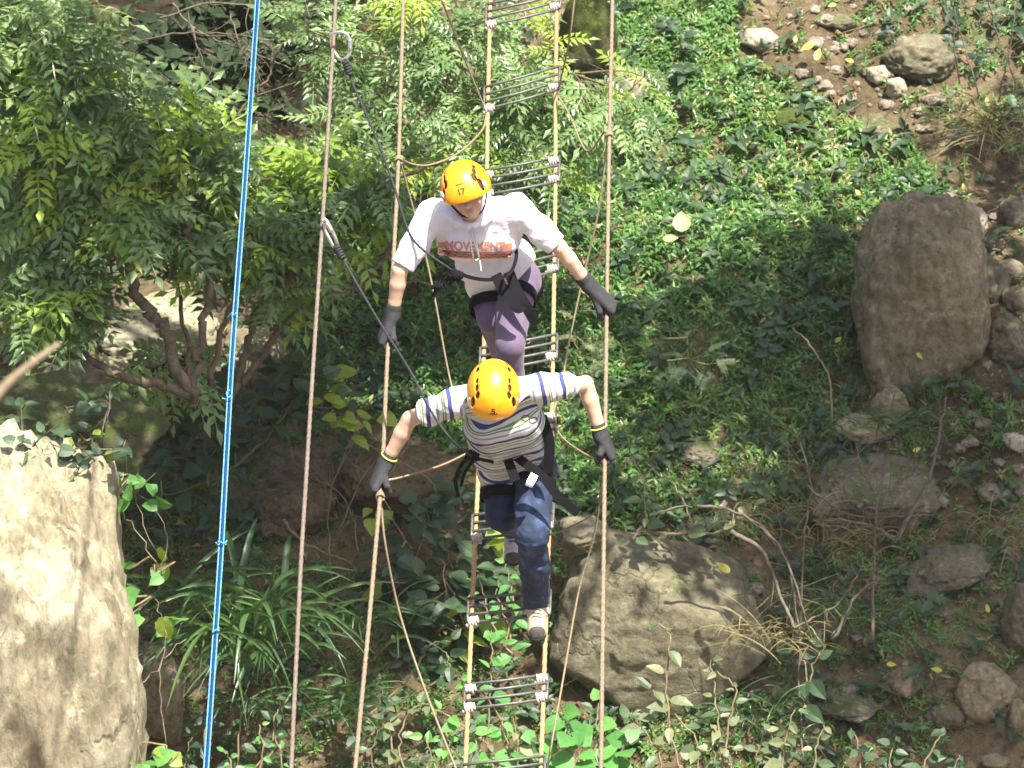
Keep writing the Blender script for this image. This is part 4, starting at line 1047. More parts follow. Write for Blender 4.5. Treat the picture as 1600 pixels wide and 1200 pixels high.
def cord(pts, r=.0055, name='lacing_cord', mat='cord', parent=bridge, n=10, label=None):
    p = spline([P(*q) for q in pts], n); V, Fc = tube(resample(p, .02), r, 6); return obj(name, V, Fc, M[mat], parent, label=label)
cord([(690, 0, 22.5), (725, 90, 23.1), (757, 168, 23.3)]); cord([(640, -160, 22.9), (690, 0, 22.5)])
cord([(760, 180, 23.25), (752, 205, 23.0), (715, 240, 22.5), (670, 258, 22.2), (640, 255, 22.1), (625, 246, 22.0)])
cord([(625, 250, 22.0), (640, 305, 22.1), (665, 400, 22.2), (680, 470, 22.2), (705, 600, 22.2), (738, 700, 21.9), (748, 760, 21.6)])
cord([(902, -40, 22.9), (890, 60, 23.0), (873, 138, 23.4)]); cord([(872, 150, 23.3), (890, 180, 23.0), (917, 236, 22.6), (945, 205, 22.1)])
cord([(950, 212, 22.1), (935, 330, 22.2), (912, 430, 22.3), (890, 530, 22.3), (878, 600, 22.1), (862, 650, 22.0)])
cord([(861, 655, 21.95), (880, 685, 21.6), (915, 710, 21.1), (944, 722, 20.7)])
cord([(943, 730, 20.7), (930, 830, 20.9), (905, 920, 21.0), (880, 1060, 20.9), (855, 1200, 20.7), (845, 1260, 20.4)])
cord([(595, 775, 20.5), (602, 850, 20.5), (625, 960, 20.6), (665, 1080, 20.5), (712, 1200, 20.3), (730, 1240, 20.2)])
cord([(738, 704, 20.9), (690, 727, 20.7), (630, 745, 20.5), (597, 752, 20.45)])
cord([(853, 838, 21.3), (885, 826, 21.0), (930, 800, 20.7), (944, 760, 20.5)], .004)
for (x_, y_, tab) in ((0, 250, RAILL), (0, 775, RAILL), (0, 212, RAILR)):
    c = P(rx(tab, y_), y_, wr(y_)); mb = MB(); mb.add(*coil(c, A(0, 1, .2), .018, 3, .006, .03, y_)); mb.build('lashing', M['cord'], bridge)

# outer safety cable, blue rope
OUT = [(526, -20), (505, 330), (490, 560), (470, 880), (455, 1200)]
V, Fc = twisted(interp_rope(OUT, lambda y: wr(y) - .5), .0100)
tag(obj('safety_cable', V, Fc, M['cable_grey'], origin=P(455, 1200, wr(1200) - .5)), 'dull grey brown steel safety cable that both carabiners hang on', 'cable')
BL = [(404, -20), (383, 280), (362, 560), (346, 850), (322, 1200)]
def wb(y): return 20.6 - 3.0 * y / 1200
bp = interp_rope(BL, wb)
blue = empty('blue_rope', P(322, 1200, wb(1200)), 'doubled light blue rope hanging straight down left of the steel cables', 'rope')
T_, N_, B_ = frames(bp)
side = nrm(np.cross(T_, FW)); hw = .0092
ts = np.linspace(-1, 1, 5)
for s in (-1, 1):
    obj('rope_strand', *twisted(bp + side * hw * s, .0033, .03, .16, 8), M['blue_edge'], blue)
V = np.stack([bp + side * hw * .8 * s + FW * .004 for s in (-1, 1)] + [bp + side * hw * .8 * s + FW * .007 for s in (1, -1)], 1).reshape(-1, 3)
i = np.arange(len(bp) - 1)[:, None] * 4; j = np.arange(4)[None]
obj('fringe_strip', V, np.stack([i + j, i + (j + 1) % 4, i + 4 + (j + 1) % 4, i + 4 + j], -1).reshape(-1, 4), M['blue_fringe'], blue)  # strip standing in for the optical fringe seen between the two strands
for (x_, y_) in ((362, 492), (356, 620), (345, 848), (394, 48), (338, 985)):
    c = P(x_, y_, wb(y_) - .02); q = np.cumsum(rng.normal(size=(9, 3)) * .008, axis=0); obj('frayed_knot', *tube(spline(c + q - q.mean(0), 4), .003, 5), M['blue_edge'], blue)
# carabiners (a rounded D ring with a gate)
def carabiner(pts, w_, r, label, gate):
    p = spline([P(a, b, w_ + c) for a, b, c in pts] + [P(pts[0][0], pts[0][1], w_ + pts[0][2])], 8)[:-1]
    t = empty('carabiner', p.mean(0), label, 'carabiner', 'carabiners on the safety cable')
    V, Fc = tube(p, r, 8, closed=True, cap=False); obj('ring', V, Fc, M['alu'], t)
    q = spline([P(a, b, w_ + c) for a, b, c in gate], 5)
    obj('gate', *tube(q, r * 1.35, 8), M['alu'], t)
w1 = wr(85) - .5; w2 = wr(365) - .5
carabiner([(517, 62, -.01), (519, 53, -.03), (532, 50, -.04), (543, 55, -.04), (547, 70, -.03), (547, 82, -.02), (538, 93, -.01), (530, 91, .02), (522, 80, .03), (518, 70, .03)], w1, .0088, 'bright aluminium carabiner clipped high on the safety cable', [(546.5, 60, -.035), (547, 78, -.025)])
carabiner([(503, 345, -.03), (508, 343, -.03), (515, 352, -.03), (524, 372, -.02), (527, 383, 0), (522, 386, .02), (514, 372, .03), (506, 356, .03)], w2, .0088, 'steel carabiner clipped lower on the safety cable', [(510, 347, -.033), (519, 362, -.03)])
def lanyard(pts, label, r=.0060):
    p = spline([P(*q) for q in pts], 8); V, Fc = twisted(p, r, .03, .12, 8)
    mb = MB(); mb.add(V, Fc); c = P(*pts[0]); d = P(*pts[1]) - c
    mb.add(*coil(c + nrm(d) * .05, d, .013, 5, .007, .075, 3))
    return tag(mb.build('lanyard', M['lanyard'], origin=p[-1]), label, 'lanyard')
lanyard([(538, 92, w1 - .02), (553, 135, w1 - .05), (590, 220, 21.55), (617, 295, 21.3), (636, 355, 21.05), (655, 385, 20.95), (700, 418, 20.95), (722, 430, 21.05)], 'dark rope lanyard from the higher carabiner to the rear climber harness')
lanyard([(524, 382, w2), (550, 430, w2 - .08), (597, 510, 20.8), (640, 578, 20.4), (672, 640, 20.15), (708, 690, 20.1), (736, 712, 20.35)], 'dark rope lanyard from the lower carabiner to the front climber harness')

exec_people = True
# ------------------------------------------------------------------ people
def basis(z, yhint):
    z = nrm(z); x = nrm(np.cross(yhint, z)); return x, np.cross(z, x), z
def glove(parent, wrist, elbow, rope_pt, rope_dir, n_hint, thumb_side, name='glove', cuff=None):
    """four fingers wrapped round the rope, thumb against them"""
    a = nrm(rope_pt - wrist); k = nrm(rope_dir); n_ = nrm(n_hint - a * (n_hint @ a)); k = nrm(k - a * (k @ a) * .6)
    n_ = nrm(n_ - k * (n_ @ k)); a = nrm(np.cross(k, n_)) * np.sign(np.cross(k, n_) @ a)
    Rp = rope_pt; rr = .0235
    s = SDF(.012)
    fa = nrm(elbow - wrist)
    s.cone(wrist + fa * .050, wrist + fa * .01, .037, .034, k=.03)
    s.cone(wrist + fa * .01, wrist - fa * .015, .033, .030, k=.03)
    def circ(th, o, rad=rr): return Rp + k * o + (n_ * math.cos(th) + a * math.sin(th)) * rad
    lens = [1.0, 1.08, 1.0, .86]
    for i in range(4):
        o = (.036 - .0245 * i) * thumb_side
        kn = circ(R(8), o, rr + .010)
        s.cone(wrist + k * o * .75, kn, .0245, .0165, k=.02)
        end = 232 * lens[i]
        ths = [8, 62 + 4 * i, 120, 175, end - 12]
        pts = [kn] + [circ(R(t_), o + .002 * thumb_side * (1 - i), rr + (.005 if q == 0 else 0)) for q, t_ in enumerate(ths[1:])]
        s.chain(pts, [.0135, .0112, .0104, .0098, .0088], k=.002)
    tb = wrist + a * .028 + k * .026 * thumb_side
    s.chain([wrist, tb, Rp - n_ * .012 - a * .032 + k * .048 * thumb_side, Rp - n_ * .034 - a * .004 + k * .040 * thumb_side, Rp - n_ * .036 + a * .016 + k * .030 * thumb_side], [.022, .019, .0145, .0125, .0105], k=.010)
    V, Q = s.mesh(.0038)
    g = obj(name, V, Q, M['glove'], parent)
    if cuff:
        c = wrist + fa * .050; x, y, z = basis(fa, A(0, 0, 1)); t = np.linspace(0, 2 * math.pi, 20, endpoint=False)
        ring = c + (x[None] * np.cos(t)[:, None] + y[None] * np.sin(t)[:, None]) * .038
        V, Q = tube(ring, .0045, 6, closed=True, cap=False); obj('cuff_band', V, Q, M['cuff'], g)
    return g
def bvh(V, Fc):
    return BVHTree.FromPolygons([tuple(v) for v in V], [tuple(int(i) for i in f) for f in (Fc[0] if isinstance(Fc, list) else Fc)])
def text_mesh(txt, size, bold=0.0):
    cu = bpy.data.curves.new('txt', 'FONT'); cu.body = txt; cu.size = size; cu.align_x = 'CENTER'; cu.align_y = 'CENTER'; cu.offset = bold; cu.resolution_u = 3
    o = bpy.data.objects.new('txt', cu); COL.objects.link(o)
    dg = bpy.context.evaluated_depsgraph_get(); dg.update()
    me = bpy.data.meshes.new_from_object(o.evaluated_get(dg))
    V = np.array([v.co[:] for v in me.vertices]); T = []
    me.calc_loop_triangles()
    T = np.array([t.vertices[:] for t in me.loop_triangles])
    bpy.data.objects.remove(o); bpy.data.curves.remove(cu); bpy.data.meshes.remove(me)
    return V, T
def subdiv_tris(V, T, mx):
    V = list(map(tuple, V)); T = [tuple(t) for t in T]; out = []
    cache = {}
    def midp(a, b):
        key = (min(a, b), max(a, b))
        if key not in cache:
            V.append(tuple((np.array(V[a]) + np.array(V[b])) / 2)); cache[key] = len(V) - 1
        return cache[key]
    for _ in range(5):
        nT = []; ch = False
        for t in T:
            e = [np.linalg.norm(np.array(V[t[i]]) - np.array(V[t[(i + 1) % 3]])) for i in range(3)]
            i = int(np.argmax(e))
            if e[i] > mx:
                a, b, c = t[i], t[(i + 1) % 3], t[(i + 2) % 3]; m = midp(a, b); nT += [(a, m, c), (m, b, c)]; ch = True
            else: nT.append(t)
        T = nT
        if not ch: break
    return np.array(V), np.array(T)
def decal(tree, V2, T, c, xdir, ydir, out, lift=.0015, thick=True):
    """project flat shape onto a surface along -out"""
    P3 = c + V2[:, :1] * xdir + V2[:, 1:2] * ydir + out * .12
    W = []
    for p in P3:
        h = tree.ray_cast(Vector(p), Vector(-out), .4)
        W.append(np.array(h[0]) + np.array(h[1]) * lift if h[0] is not None else p - out * .12)
    return np.array(W), T
def helmet(parent, c, u, f, num, num_off=0.0, rx_=.122, ry_=.142, rz_=.135):
    """c = centre of the head, u = up through the crown, f = forward"""
    u = nrm(u); f = nrm(f - u * (f @ u)); l = np.cross(u, f)      # l = wearer's left
    def L(x, y, z): return c + l * x + f * y + u * z
    flat = [(l, rz_ / rx_), (f, rz_ / ry_)]
    s = SDF(.02); s.ball(L(0, 0, 0), rz_, flat)
    s.cone(L(-.05, .085, -.005), L(.05, .085, -.005), .035, .035, k=.05)     # front brim swell
    def clip(X):
        d = X - c; z = d @ u; y = d @ f; x = d @ l
        q = -.028 - .012 * np.cos(y * 22) - z                    # lower rim, lower at front and back
        inner = np.sqrt((x / (rx_ - .007)) ** 2 + (y / (ry_ - .007)) ** 2 + (z / (rz_ - .007)) ** 2) - 1
        q = np.maximum(q, -inner * .12)
        for sg in (-1, 1):
            for (cx, cy, cz, r1, r2) in ((.070, .080, .062, .016, .011), (.074, .052, .083, .017, .008), (.074, .022, .094, .015, .006), (.072, -.045, .090, .02, .008), (.062, -.09, .06, .02, .009), (.090, .085, .022, .02, .012)):
                e = np.sqrt(((x - sg * cx) / r2) ** 2 + ((y - cy) / r1) ** 2 + ((z - cz) / .045) ** 2) - 1
                q = np.maximum(q, -e * r2)
        return q
    V, Q = s.mesh(.0042, clip=clip)
    h = obj('helmet', V, Q, M['helmet'], parent, label='orange climbing helmet numbered %s' % num)
    tr = bvh(V, Q)
    ls = SDF(.01); ls.ball(L(0, 0, 0), rz_ - .011, flat)
    V2, Q2 = ls.mesh(.009, clip=lambda X: -.02 - (X - c) @ u); obj('liner', V2, Q2, M['liner'], h)
    od = nrm(f * .90 + u * .44)
    yd = nrm(u - od * (u @ od)); xd = np.cross(yd, od)
    TV, TT = text_mesh(num, .040, .0015); W, TT = decal(tr, TV, TT, L(num_off, .11, .026), xd, yd, od); obj('number', W, TT, M['print_dark'], h, smooth=False)
    # small smudged maker's line: a thin bar of dots (illegible in the photo)
    mb = MB()
    for q in range(4):
        b_ = A([-.004, -.003, 0], [.004, -.003, 0], [.004, .003, 0], [-.004, .003, 0]) + A((q - 1.5) * .0095, .026 if num == '17' else -.024, 0)
        W, _ = decal(tr, b_, None, L(num_off, .11, .038), xd, yd, od); mb.add(W, np.array([[0, 1, 2, 3]]))
    mb.build('small_print', M['print_dark'], h)
    for sg in (-1, 1):
        p0 = L(sg * .108, .068, .020); o_ = nrm(p0 - c)
        s = SDF(.01); s.cone(p0 - o_ * .004 - u * .014, p0 - o_ * .004 + u * .012, .013, .011, flat=(o_, 1.5))
        V, Q = s.mesh(.004); obj('lamp_clip', V, Q, M['white_clip'], h)
    return h, L
SKIN = A(.60, .40, .29)
def person(D):
    """D: dict of joints already in world space"""
    J = D['J']; root = D['root']; 
    s = SDF(.03)
    c, u, f = D['head']; u = nrm(u); f = nrm(f - u * (f @ u)); l = np.cross(u, f)
    def L(x, y, z): return c + l * x + f * y + u * z
    # head: cranium, jaw, cheeks, nose, brow, lids, lips, ears
    s.ball(L(0, -.01, .015), .098, [(l, 1.28), (f, 1.03)], k=.03)
    s.cone(L(0, .035, -.035), L(0, .045, -.085), .062, .038, [(l, .95)], k=.04)
    s.cone(L(0, .02, -.05), L(0, .02, -.08), .055, .045, k=.03)
    for sg in (-1, 1):
        s.ball(L(sg * .036, .062, -.045), .024, k=.025)                      # cheek
        s.ball(L(sg * .031, .079, -.012), .0135, k=.008)                     # lid over the eye
        s.cone(L(sg * .015, .090, .008), L(sg * .048, .078, .006), .009, .007, k=.012)   # brow ridge
        s.ball(L(sg * .078, -.005, -.02), .024, [(l, 2.4), (f, 1.3)], k=.008)            # ear
    s.cone(L(0, .090, -.008), L(0, .112, -.040), .009, .0135, k=.012)
    for sg in (-1, 1): s.ball(L(sg * .010, .102, -.043), .0085, k=.006)
    s.cone(L(-.017, .088, -.068), L(.017, .088, -.068), .0075, .0075, k=.006); s.cone(L(-.014, .087, -.077), L(.014, .087, -.077), .0085, .0085, k=.006)
    s.ball(L(0, .080, -.100), .020, k=.02)
    nk = J['neck']
    s.cone(nk, L(0, -.02, -.05), .058, .054, k=.03)
    shL, shR, hpL, hpR = J['shL'], J['shR'], J['hpL'], J['hpR']
    sx = nrm(shR - shL); pel = (hpL + hpR) / 2
    ch = nk * .7 + pel * .3; wa = nk * .3 + pel * .7
    s.cone(shL + sx * .03, shR - sx * .03, .058, .058, k=.05)
    s.cone(ch - sx * .065, ch + sx * .065, .098, .098, k=.06); s.cone(wa - sx * .05, wa + sx * .05, .092, .092, k=.06)
    s.cone(pel - sx * .05, pel + sx * .05, .088, .088, k=.05)
    for q in 'LR':
        s.cone(J['sh' + q], J['el' + q], .048, .037, k=.015); s.chain([J['el' + q], J['el' + q] * .70 + J['wr' + q] * .30, J['el' + q] * .3 + J['wr' + q] * .7, J['wr' + q]], [.037, .039, .031, .025], k=.010); s.ball(J['el' + q] + nrm(J['el' + q] - J['wr' + q]) * .012 + A(0, .006, 0), .025, k=.015)
        s.cone(J['wr' + q], J['wr' + q] + nrm(J['hd' + q] - J['wr' + q]) * .05, .024, .02, k=.02)
        s.chain([J['hp' + q], J['kn' + q]], [.066, .042], k=.03); s.chain([J['kn' + q], J['kn' + q] * .65 + J['an' + q] * .35, J['an' + q]], [.040, .042, .030], k=.02)
        s.cone(J['an' + q] - A(0, 0, .05), J['an' + q] - A(0, 0, .08) + D['foot' + q] * .09, .024, .018, k=.01)
    V, Q = s.mesh(.0075)
    col = np.tile(SKIN, (len(V), 1)) * D.get('tone', 1.0)
    def paint(pt, r_, c_, amt=1.0, ax=None, k=1):
        d = V - pt
        if ax is not None: d = d + (k - 1) * (d @ ax)[:, None] * ax
        w_ = np.clip(1.3 - np.linalg.norm(d, axis=1) / r_, 0, 1)[:, None] * amt
        col[:] = col * (1 - w_) + A(*c_) * w_
    hm = np.clip(1.4 - np.linalg.norm(V - c, axis=1) / .14, 0, 1)[:, None]; col[:] = col * (1 - hm * (1 - A(.80, .72, .66)))
    paint(L(.04, .07, -.045), .03, (.50, .22, .15), .35); paint(L(-.04, .07, -.045), .03, (.50, .22, .15), .35)
    for sg in (-1, 1):
        paint(L(sg * .031, .092, -.019), .016, (.03, .018, .015), .95, u, 3.2)          # lashes of the lowered eye
        paint(L(sg * .033, .086, .012), .021, (.05, .03, .02), .85, u, 3.0)             # eyebrow
    paint(L(0, .094, -.072), .021, (.36, .12, .10), .8, u, 2.0)
    body = obj('person', V, Q, M['skin'], origin=root, attrs={'col': col})
    tag(body, D['label'], 'person')
    # hair under the helmet
    s = SDF(.02); s.ball(L(0, -.018, .02), .106, [(l, 1.22), (f, 1.02)])
    V, Q = s.mesh(.009, disp=lambda X: .003 * fbm(X * 60, 2), clip=lambda X: np.maximum((X - c) @ f * .9 + (X - c) @ u * -.55 - .042, -.075 - (X - c) @ u))
    obj('hair', V, Q, M['hair'], body)
    for sg in (-1, 1):
        pth = spline([L(sg * .098, .02, -.02), L(sg * .080, .03, -.06), L(sg * .050, .045, -.105), L(0, .055, -.122)], 6)
        obj('chin_strap', *tube(pth, .0045, 6), M['black'], body)
    return body, L, (ch, wa, pel, sx)
def shoe(parent, heel_ankle, fd, mat, label=None, roll=A(0, 0, 1)):
    fd = nrm(fd); up_ = nrm(roll - fd * (roll @ fd)); sd = np.cross(fd, up_); a = heel_ankle - up_ * .055
    s = SDF(.03); s.cone(a - fd * .045, a + fd * .02, .040, .042); s.cone(a + fd * .02 + up_ * .01, a + fd * .15 - up_ * .012, .042, .036, flat=(up_, 1.15)); s.ball(a + fd * .165 - up_ * .014, .040, flat=(up_, 1.2))
    s.cone(a - fd * .02, heel_ankle + up_ * .02 - fd * .01, .044, .047); s.cone(a + fd * .03 + up_ * .015, a + fd * .12 + up_ * .004, .040, .036)
    clip = lambda X: -.034 - (X - a) @ up_
    V, Q = s.mesh(.006, clip=clip)
    sh = obj('shoe', V, Q, mat, parent, label=label); tr = bvh(V, Q)
    s = SDF(.03); s.cone(a - fd * .045 - up_ * .03, a + fd * .02 - up_ * .03, .042, .040, flat=(up_, 2.2)); s.cone(a + fd * .02 - up_ * .03, a + fd * .17 - up_ * .03, .042, .046, flat=(up_, 2.2)); V, Q = s.mesh(.006); obj('sole', V, Q, M['sole'], sh)
    s = SDF(.01); s.cone(a + fd * .195 - up_ * .018 - sd * .01, a + fd * .195 - up_ * .018 + sd * .01, .020, .020, flat=(fd, 1.4)); s.ball(a + fd * .175 - up_ * .006, .040, flat=[(up_, 1.25), (fd, 1.4)]); V, Q = s.mesh(.006); obj('toe_cap', V, Q, M['patch'], sh)
    mb = MB()
    for q in range(4):
        p0 = a + fd * (.05 + .022 * q) + sd * .022; p1 = a + fd * (.058 + .022 * q) - sd * .022; pts = []
        for t in np.linspace(0, 1, 6):
            p = p0 + (p1 - p0) * t; h = tr.ray_cast(Vector(p + up_ * .12), Vector(-up_), .3); pts.append(np.array(h[0]) + up_ * .002 if h[0] is not None else p + up_ * .03)
        mb.add(*tube(pts, .0028, 5))
    mb.build('laces', M['patch'], sh)
    # tongue strip down the middle
    return sh
def strap(parent, pts, wd, th, name, mat='black', hint=None, label=None):
    p = spline(pts, 8); T_, N_, B_ = frames(p)
    h = nrm(hint if hint is not None else FW); sd = nrm(np.cross(T_, h)); n_ = np.cross(sd, T_)
    V = np.stack([p - sd * wd / 2 - n_ * th / 2, p + sd * wd / 2 - n_ * th / 2, p + sd * wd / 2 + n_ * th / 2, p - sd * wd / 2 + n_ * th / 2], 1).reshape(-1, 3)
    i = np.arange(len(p) - 1)[:, None] * 4; j = np.arange(4)[None]
    Q = np.stack([i + j, i + (j + 1) % 4, i + 4 + (j + 1) % 4, i + 4 + j], -1).reshape(-1, 4)
    e = (len(p) - 1) * 4; Q = np.vstack([Q, [[3, 2, 1, 0], [e, e + 1, e + 2, e + 3]]])
    return obj(name, V, Q, M[mat], parent, label=label, smooth=False)
def belt(parent, c, x, y, z, rx_, ry_, wd, name, mat='black', sub=None, tilt=0, label=None):
    """closed band: ellipse axes x,y; z the band normal axis"""
    t = np.linspace(0, 2 * math.pi, 40, endpoint=False); V = []
    for rr, zz in ((1.0, -.5), (1.0, .5), (1.05, .5), (1.05, -.5)):
        V.append(c + x * (np.cos(t) * rx_ * rr)[:, None] + y * (np.sin(t) * ry_ * rr)[:, None] + z * (zz * wd))
    V = np.stack(V, 1).reshape(-1, 3); n = 40; i = np.arange(n)[:, None] * 4; i2 = ((np.arange(n) + 1) % n)[:, None] * 4; j = np.arange(4)[None]; j2 = (j + 1) % 4
    return obj(name, V, np.stack([i + j, i + j2, i2 + j2, i2 + j], -1).reshape(-1, 4), M[mat], parent, label=label)
def garment_attr(V, J, sx, nk, pel, q):
    """stripe coordinate: down the torso, and along the arm for the sleeves"""
    ax = nrm(pel - nk); out = (V - nk) @ ax
    x = np.abs((V - nk) @ sx)
    return np.where(x > .155 + .45 * np.clip(out - .04, 0, .6), x * .9 + .012, out)

# ---- front climber (striped shirt, jeans)
JF = dict(neck=P(778, 628, 20.24), shL=P(706, 630, 20.29), shR=P(848, 606, 20.33), elL=P(640, 655, 20.42), elR=P(915, 600, 20.55), wrL=P(601, 727, 20.52), wrR=P(940, 683, 20.62),
          hdL=P(597, 760, 20.52), hdR=P(946, 706, 20.62), hpL=P(784, 735, 20.92), hpR=P(836, 731, 20.90), knL=P(784, 806, 20.86), knR=P(832, 838, 20.58), anL=P(802, 806, 21.34), anR=P(838, 930, 20.92))
fdR = nrm(A(.02, -1, -.12)); fdL = nrm(A(.0, -.9, -.45))
DF = dict(J=JF, root=P(820, 985, 21.0), head=(P(771, 612, 20.09), .80 * -FW + .60 * UP + .0 * RT, -UP * .8 - FW * .6), footL=fdL, footR=fdR,
          label='person in a striped short sleeved shirt and blue jeans stepping down the ladder in front', tone=.95)
front, L1, (ch, wa, pel, sx) = person(DF)
helmet(front, DF['head'][0], DF['head'][1], DF['head'][2], '5', 0, .124, .155, .146)
ax = nrm(pel - JF['neck']); fr = nrm(np.cross(sx, ax)); fr = fr if fr[1] < 0 else -fr
s = SDF(.08)
s.cone(JF['shL'] + sx * .02, JF['shR'] - sx * .02, .074, .074); s.cone(ch - sx * .085, ch + sx * .085, .108, .108); s.cone(wa - sx * .085, wa + sx * .085, .114, .114); wm = (ch + wa) / 2; s.cone(wm - sx * .085, wm + sx * .085, .114, .114)
pe2 = pel - ax * .02; s.cone(pe2 - sx * .085, pe2 + sx * .085, .112, .112)
s.cone(JF['neck'] - ax * .0, JF['neck'] - ax * .03, .075, .07)
for q in 'LR':
    a_, b_ = JF['sh' + q], JF['el' + q]; s.cone(a_, a_ + (b_ - a_) * .62, .070, .066, k=.03)
def clipF(X):
    r = (X - pel) @ ax - .015
    for q in 'LR':
        a_, b_ = JF['sh' + q], JF['el' + q]; d_ = nrm(b_ - a_); t = (X - a_) @ d_; r = np.maximum(r, np.where(np.abs((X - JF['neck']) @ sx) > .13, t - np.linalg.norm(b_ - a_) * .66, -1))
    return r
def wrF(X):
    t = (X - JF['neck']) @ ax; x = (X - JF['neck']) @ sx
    return .007 * fbm(np.stack([x * 5, t * 17 + 14 * x * x, X[:, 1] * 4], -1), 3) * 1.2 + .008 * np.abs(vnoise(np.stack([x * 8 + t * 8, t * 20 + 10 * x * x, X[:, 1] * 5], -1)))
V, Q = s.mesh(.0065, disp=wrF, clip=clipF)
shirt = obj('striped_shirt', V, Q, M['stripe'], front, attrs={'stripe': garment_attr(V, JF, sx, JF['neck'], pel, 0) + .006 * fbm(V * 9, 2)})
trs = bvh(V, Q)
# small printed emblem: two overlapping rings on the chest
mb = MB(); oc = nrm(-FW * .8 - UP * .3)
for dx, dy in ((-.018, .008), (.018, -.006)):
    t = np.linspace(0, 2 * math.pi, 24, endpoint=False); R2 = np.vstack([np.stack([np.cos(t) * .020 + dx, np.sin(t) * .015 + dy], 1), np.stack([np.cos(t) * .0155 + dx, np.sin(t) * .0105 + dy], 1)]); R2 = np.hstack([R2, np.zeros((48, 1))])
    i = np.arange(24); i2 = (i + 1) % 24; W, Tt = decal(trs, R2, np.stack([i, i2, i2 + 24, i + 24], 1), P(827, 661, 20.3), RT, UP, oc, .002); mb.add(W, Tt)
mb.build('printed_emblem', M['print_dark'], shirt)
# jeans
s = SDF(.04); s.cone(pel - sx * .075, pel + sx * .075, .108, .108, k=.06)
s.chain([JF['hpR'], JF['knR']], [.102, .080], k=.02); s.chain([JF['knR'], JF['knR'] * .5 + JF['anR'] * .5, JF['anR'] - A(0, 0, .035)], [.080, .074, .066], k=.012)
s.chain([JF['hpL'], JF['knL']], [.098, .077], k=.02); s.chain([JF['knL'], JF['anL'] - A(0, 0, .05)], [.077, .066], k=.012)
def wj(X): return .008 * fbm(np.stack([X[:, 0] * 7, X[:, 1] * 5, X[:, 2] * 26 + X[:, 0] * 12], -1), 3) + .006 * np.abs(vnoise(np.stack([X[:, 0] * 6, X[:, 1] * 6, X[:, 2] * 42], -1)))
def clj(X): return np.maximum(-(X - pel) @ ax - .09, (-(X - JF['anR']) @ A(0, 0, 1) + .015 - .06) * 1.0)
V, Q = s.mesh(.0065, disp=wj, clip=lambda X: -(X - pel) @ nrm(ax * .4 + A(0, 0, -1)) - .11)
jeans = obj('jeans', V, Q, M['denim'], front)
shoe(front, JF['anR'] - A(0, 0, .02), fdR, M['shoe'], 'beige and black hiking shoe on the step')
shoe(front, JF['anL'] - A(0, 0, .02), fdL, M['shoe_grey'], 'grey shoe on the step behind')
rdir = nrm(P(600, 700, wr(700)) - P(600, 800, wr(800)))
gl = lambda tab, y: P(rx(tab, y), y, wr(y))
glove(front, JF['wrL'] + A(0, 0, 0), JF['elL'], gl(RAILL, 762), rdir, A(-1, -.35, .15), -1, cuff=True)
glove(front, JF['wrR'], JF['elR'], gl(RAILR, 712), rdir, A(1, -.35, .15), -1, cuff=True)
# harness
def harness(parent, pel, ax, sx, fr, J, rw=.125):
    h = belt(parent, pel - ax * .012, sx, fr, ax, rw + .066, rw + .020, .048, 'harness', label='black climbing harness')
    for q in 'LR':
        d = nrm(J['kn' + q] - J['hp' + q]); c = J['hp' + q] + d * .12; x = nrm(np.cross(d, fr)); y = np.cross(d, x)
        belt(h, c, x, y, d, .100, .100, .055, 'leg_loop')
    return h
hf = harness(front, pel, ax, sx, fr, JF, .112)
strap(hf, [P(800, 708, 20.62), P(818, 722, 20.52), P(848, 745, 20.45), P(872, 775, 20.45), P(903, 802, 20.5)], .044, .005, 'loose_strap', label='wide black strap hanging off to the right')
strap(hf, [P(846, 650, 20.45), P(858, 690, 20.5), P(856, 740, 20.55)], .05, .007, 'side_strap')
strap(hf, [P(790, 708, 20.62), P(798, 730, 20.52), P(806, 752, 20.50)], .045, .014, 'front_panel')
strap(hf, [P(835, 742, 20.42), P(828, 755, 20.40), P(826, 760, 20.40)], .035, .012, 'buckle', 'alu')
p = spline([P(738, 712, 20.4), P(722, 725, 20.4), P(712, 750, 20.4), P(716, 775, 20.4)], 6); obj('rope_tail', *tube(p, .009, 6), M['black'], hf)
p = spline([P(770, 722, 20.5), P(745, 718, 20.42), P(728, 735, 20.4), P(720, 760, 20.42)], 6); obj('rope_tail', *tube(p, .008, 6), M['black'], hf)
mb = MB(); mb.add(*coil(P(738, 712, 20.38), A(1, -.2, -.4), .018, 4, .009, .05, 4)); mb.build('knot', M['black'], hf)

# ---- rear climber (white hoodie, purple leggings)
JR = dict(neck=P(735, 335, 21.02), shL=P(676, 336, 21.06), shR=P(808, 328, 21.08), elL=P(625, 422, 21.05), elR=P(874, 386, 21.12), wrL=P(613, 494, 21.15), wrR=P(921, 446, 21.25),
          hdL=P(612, 525, 21.15), hdR=P(940, 470, 21.3), hpL=P(762, 445, 21.54), hpR=P(808, 435, 21.52), knL=P(768, 498, 21.45), knR=P(797, 538, 21.26), anL=P(790, 575, 21.95), anR=P(800, 650, 21.55))
fu = nrm(A(0, -1, -.1))
uR = .40 * -FW + .92 * (UP * .95 - RT * .34)
DR = dict(J=JR, root=P(800, 690, 21.6), head=(P(729, 297, 20.85), uR, -FW * .88 - UP * .42 - RT * .06), footL=fu, footR=fu,
          label='person in a white printed hoodie and purple leggings leaning forward behind the other climber', tone=1.0)
rear, L2, (ch, wa, pel, sx) = person(DR)
helmet(rear, DR['head'][0] + nrm(uR) * .012, DR['head'][1], DR['head'][2], '17', -.0)
ax = nrm(pel - JR['neck']); fr = nrm(np.cross(sx, ax)); fr = fr if fr[1] < 0 else -fr
s = SDF(.08)
s.cone(JR['shL'] + sx * .02, JR['shR'] - sx * .02, .078, .078); s.cone(ch - sx * .09, ch + sx * .09, .124, .124); s.cone(wa - sx * .07, wa + sx * .09, .116, .118)
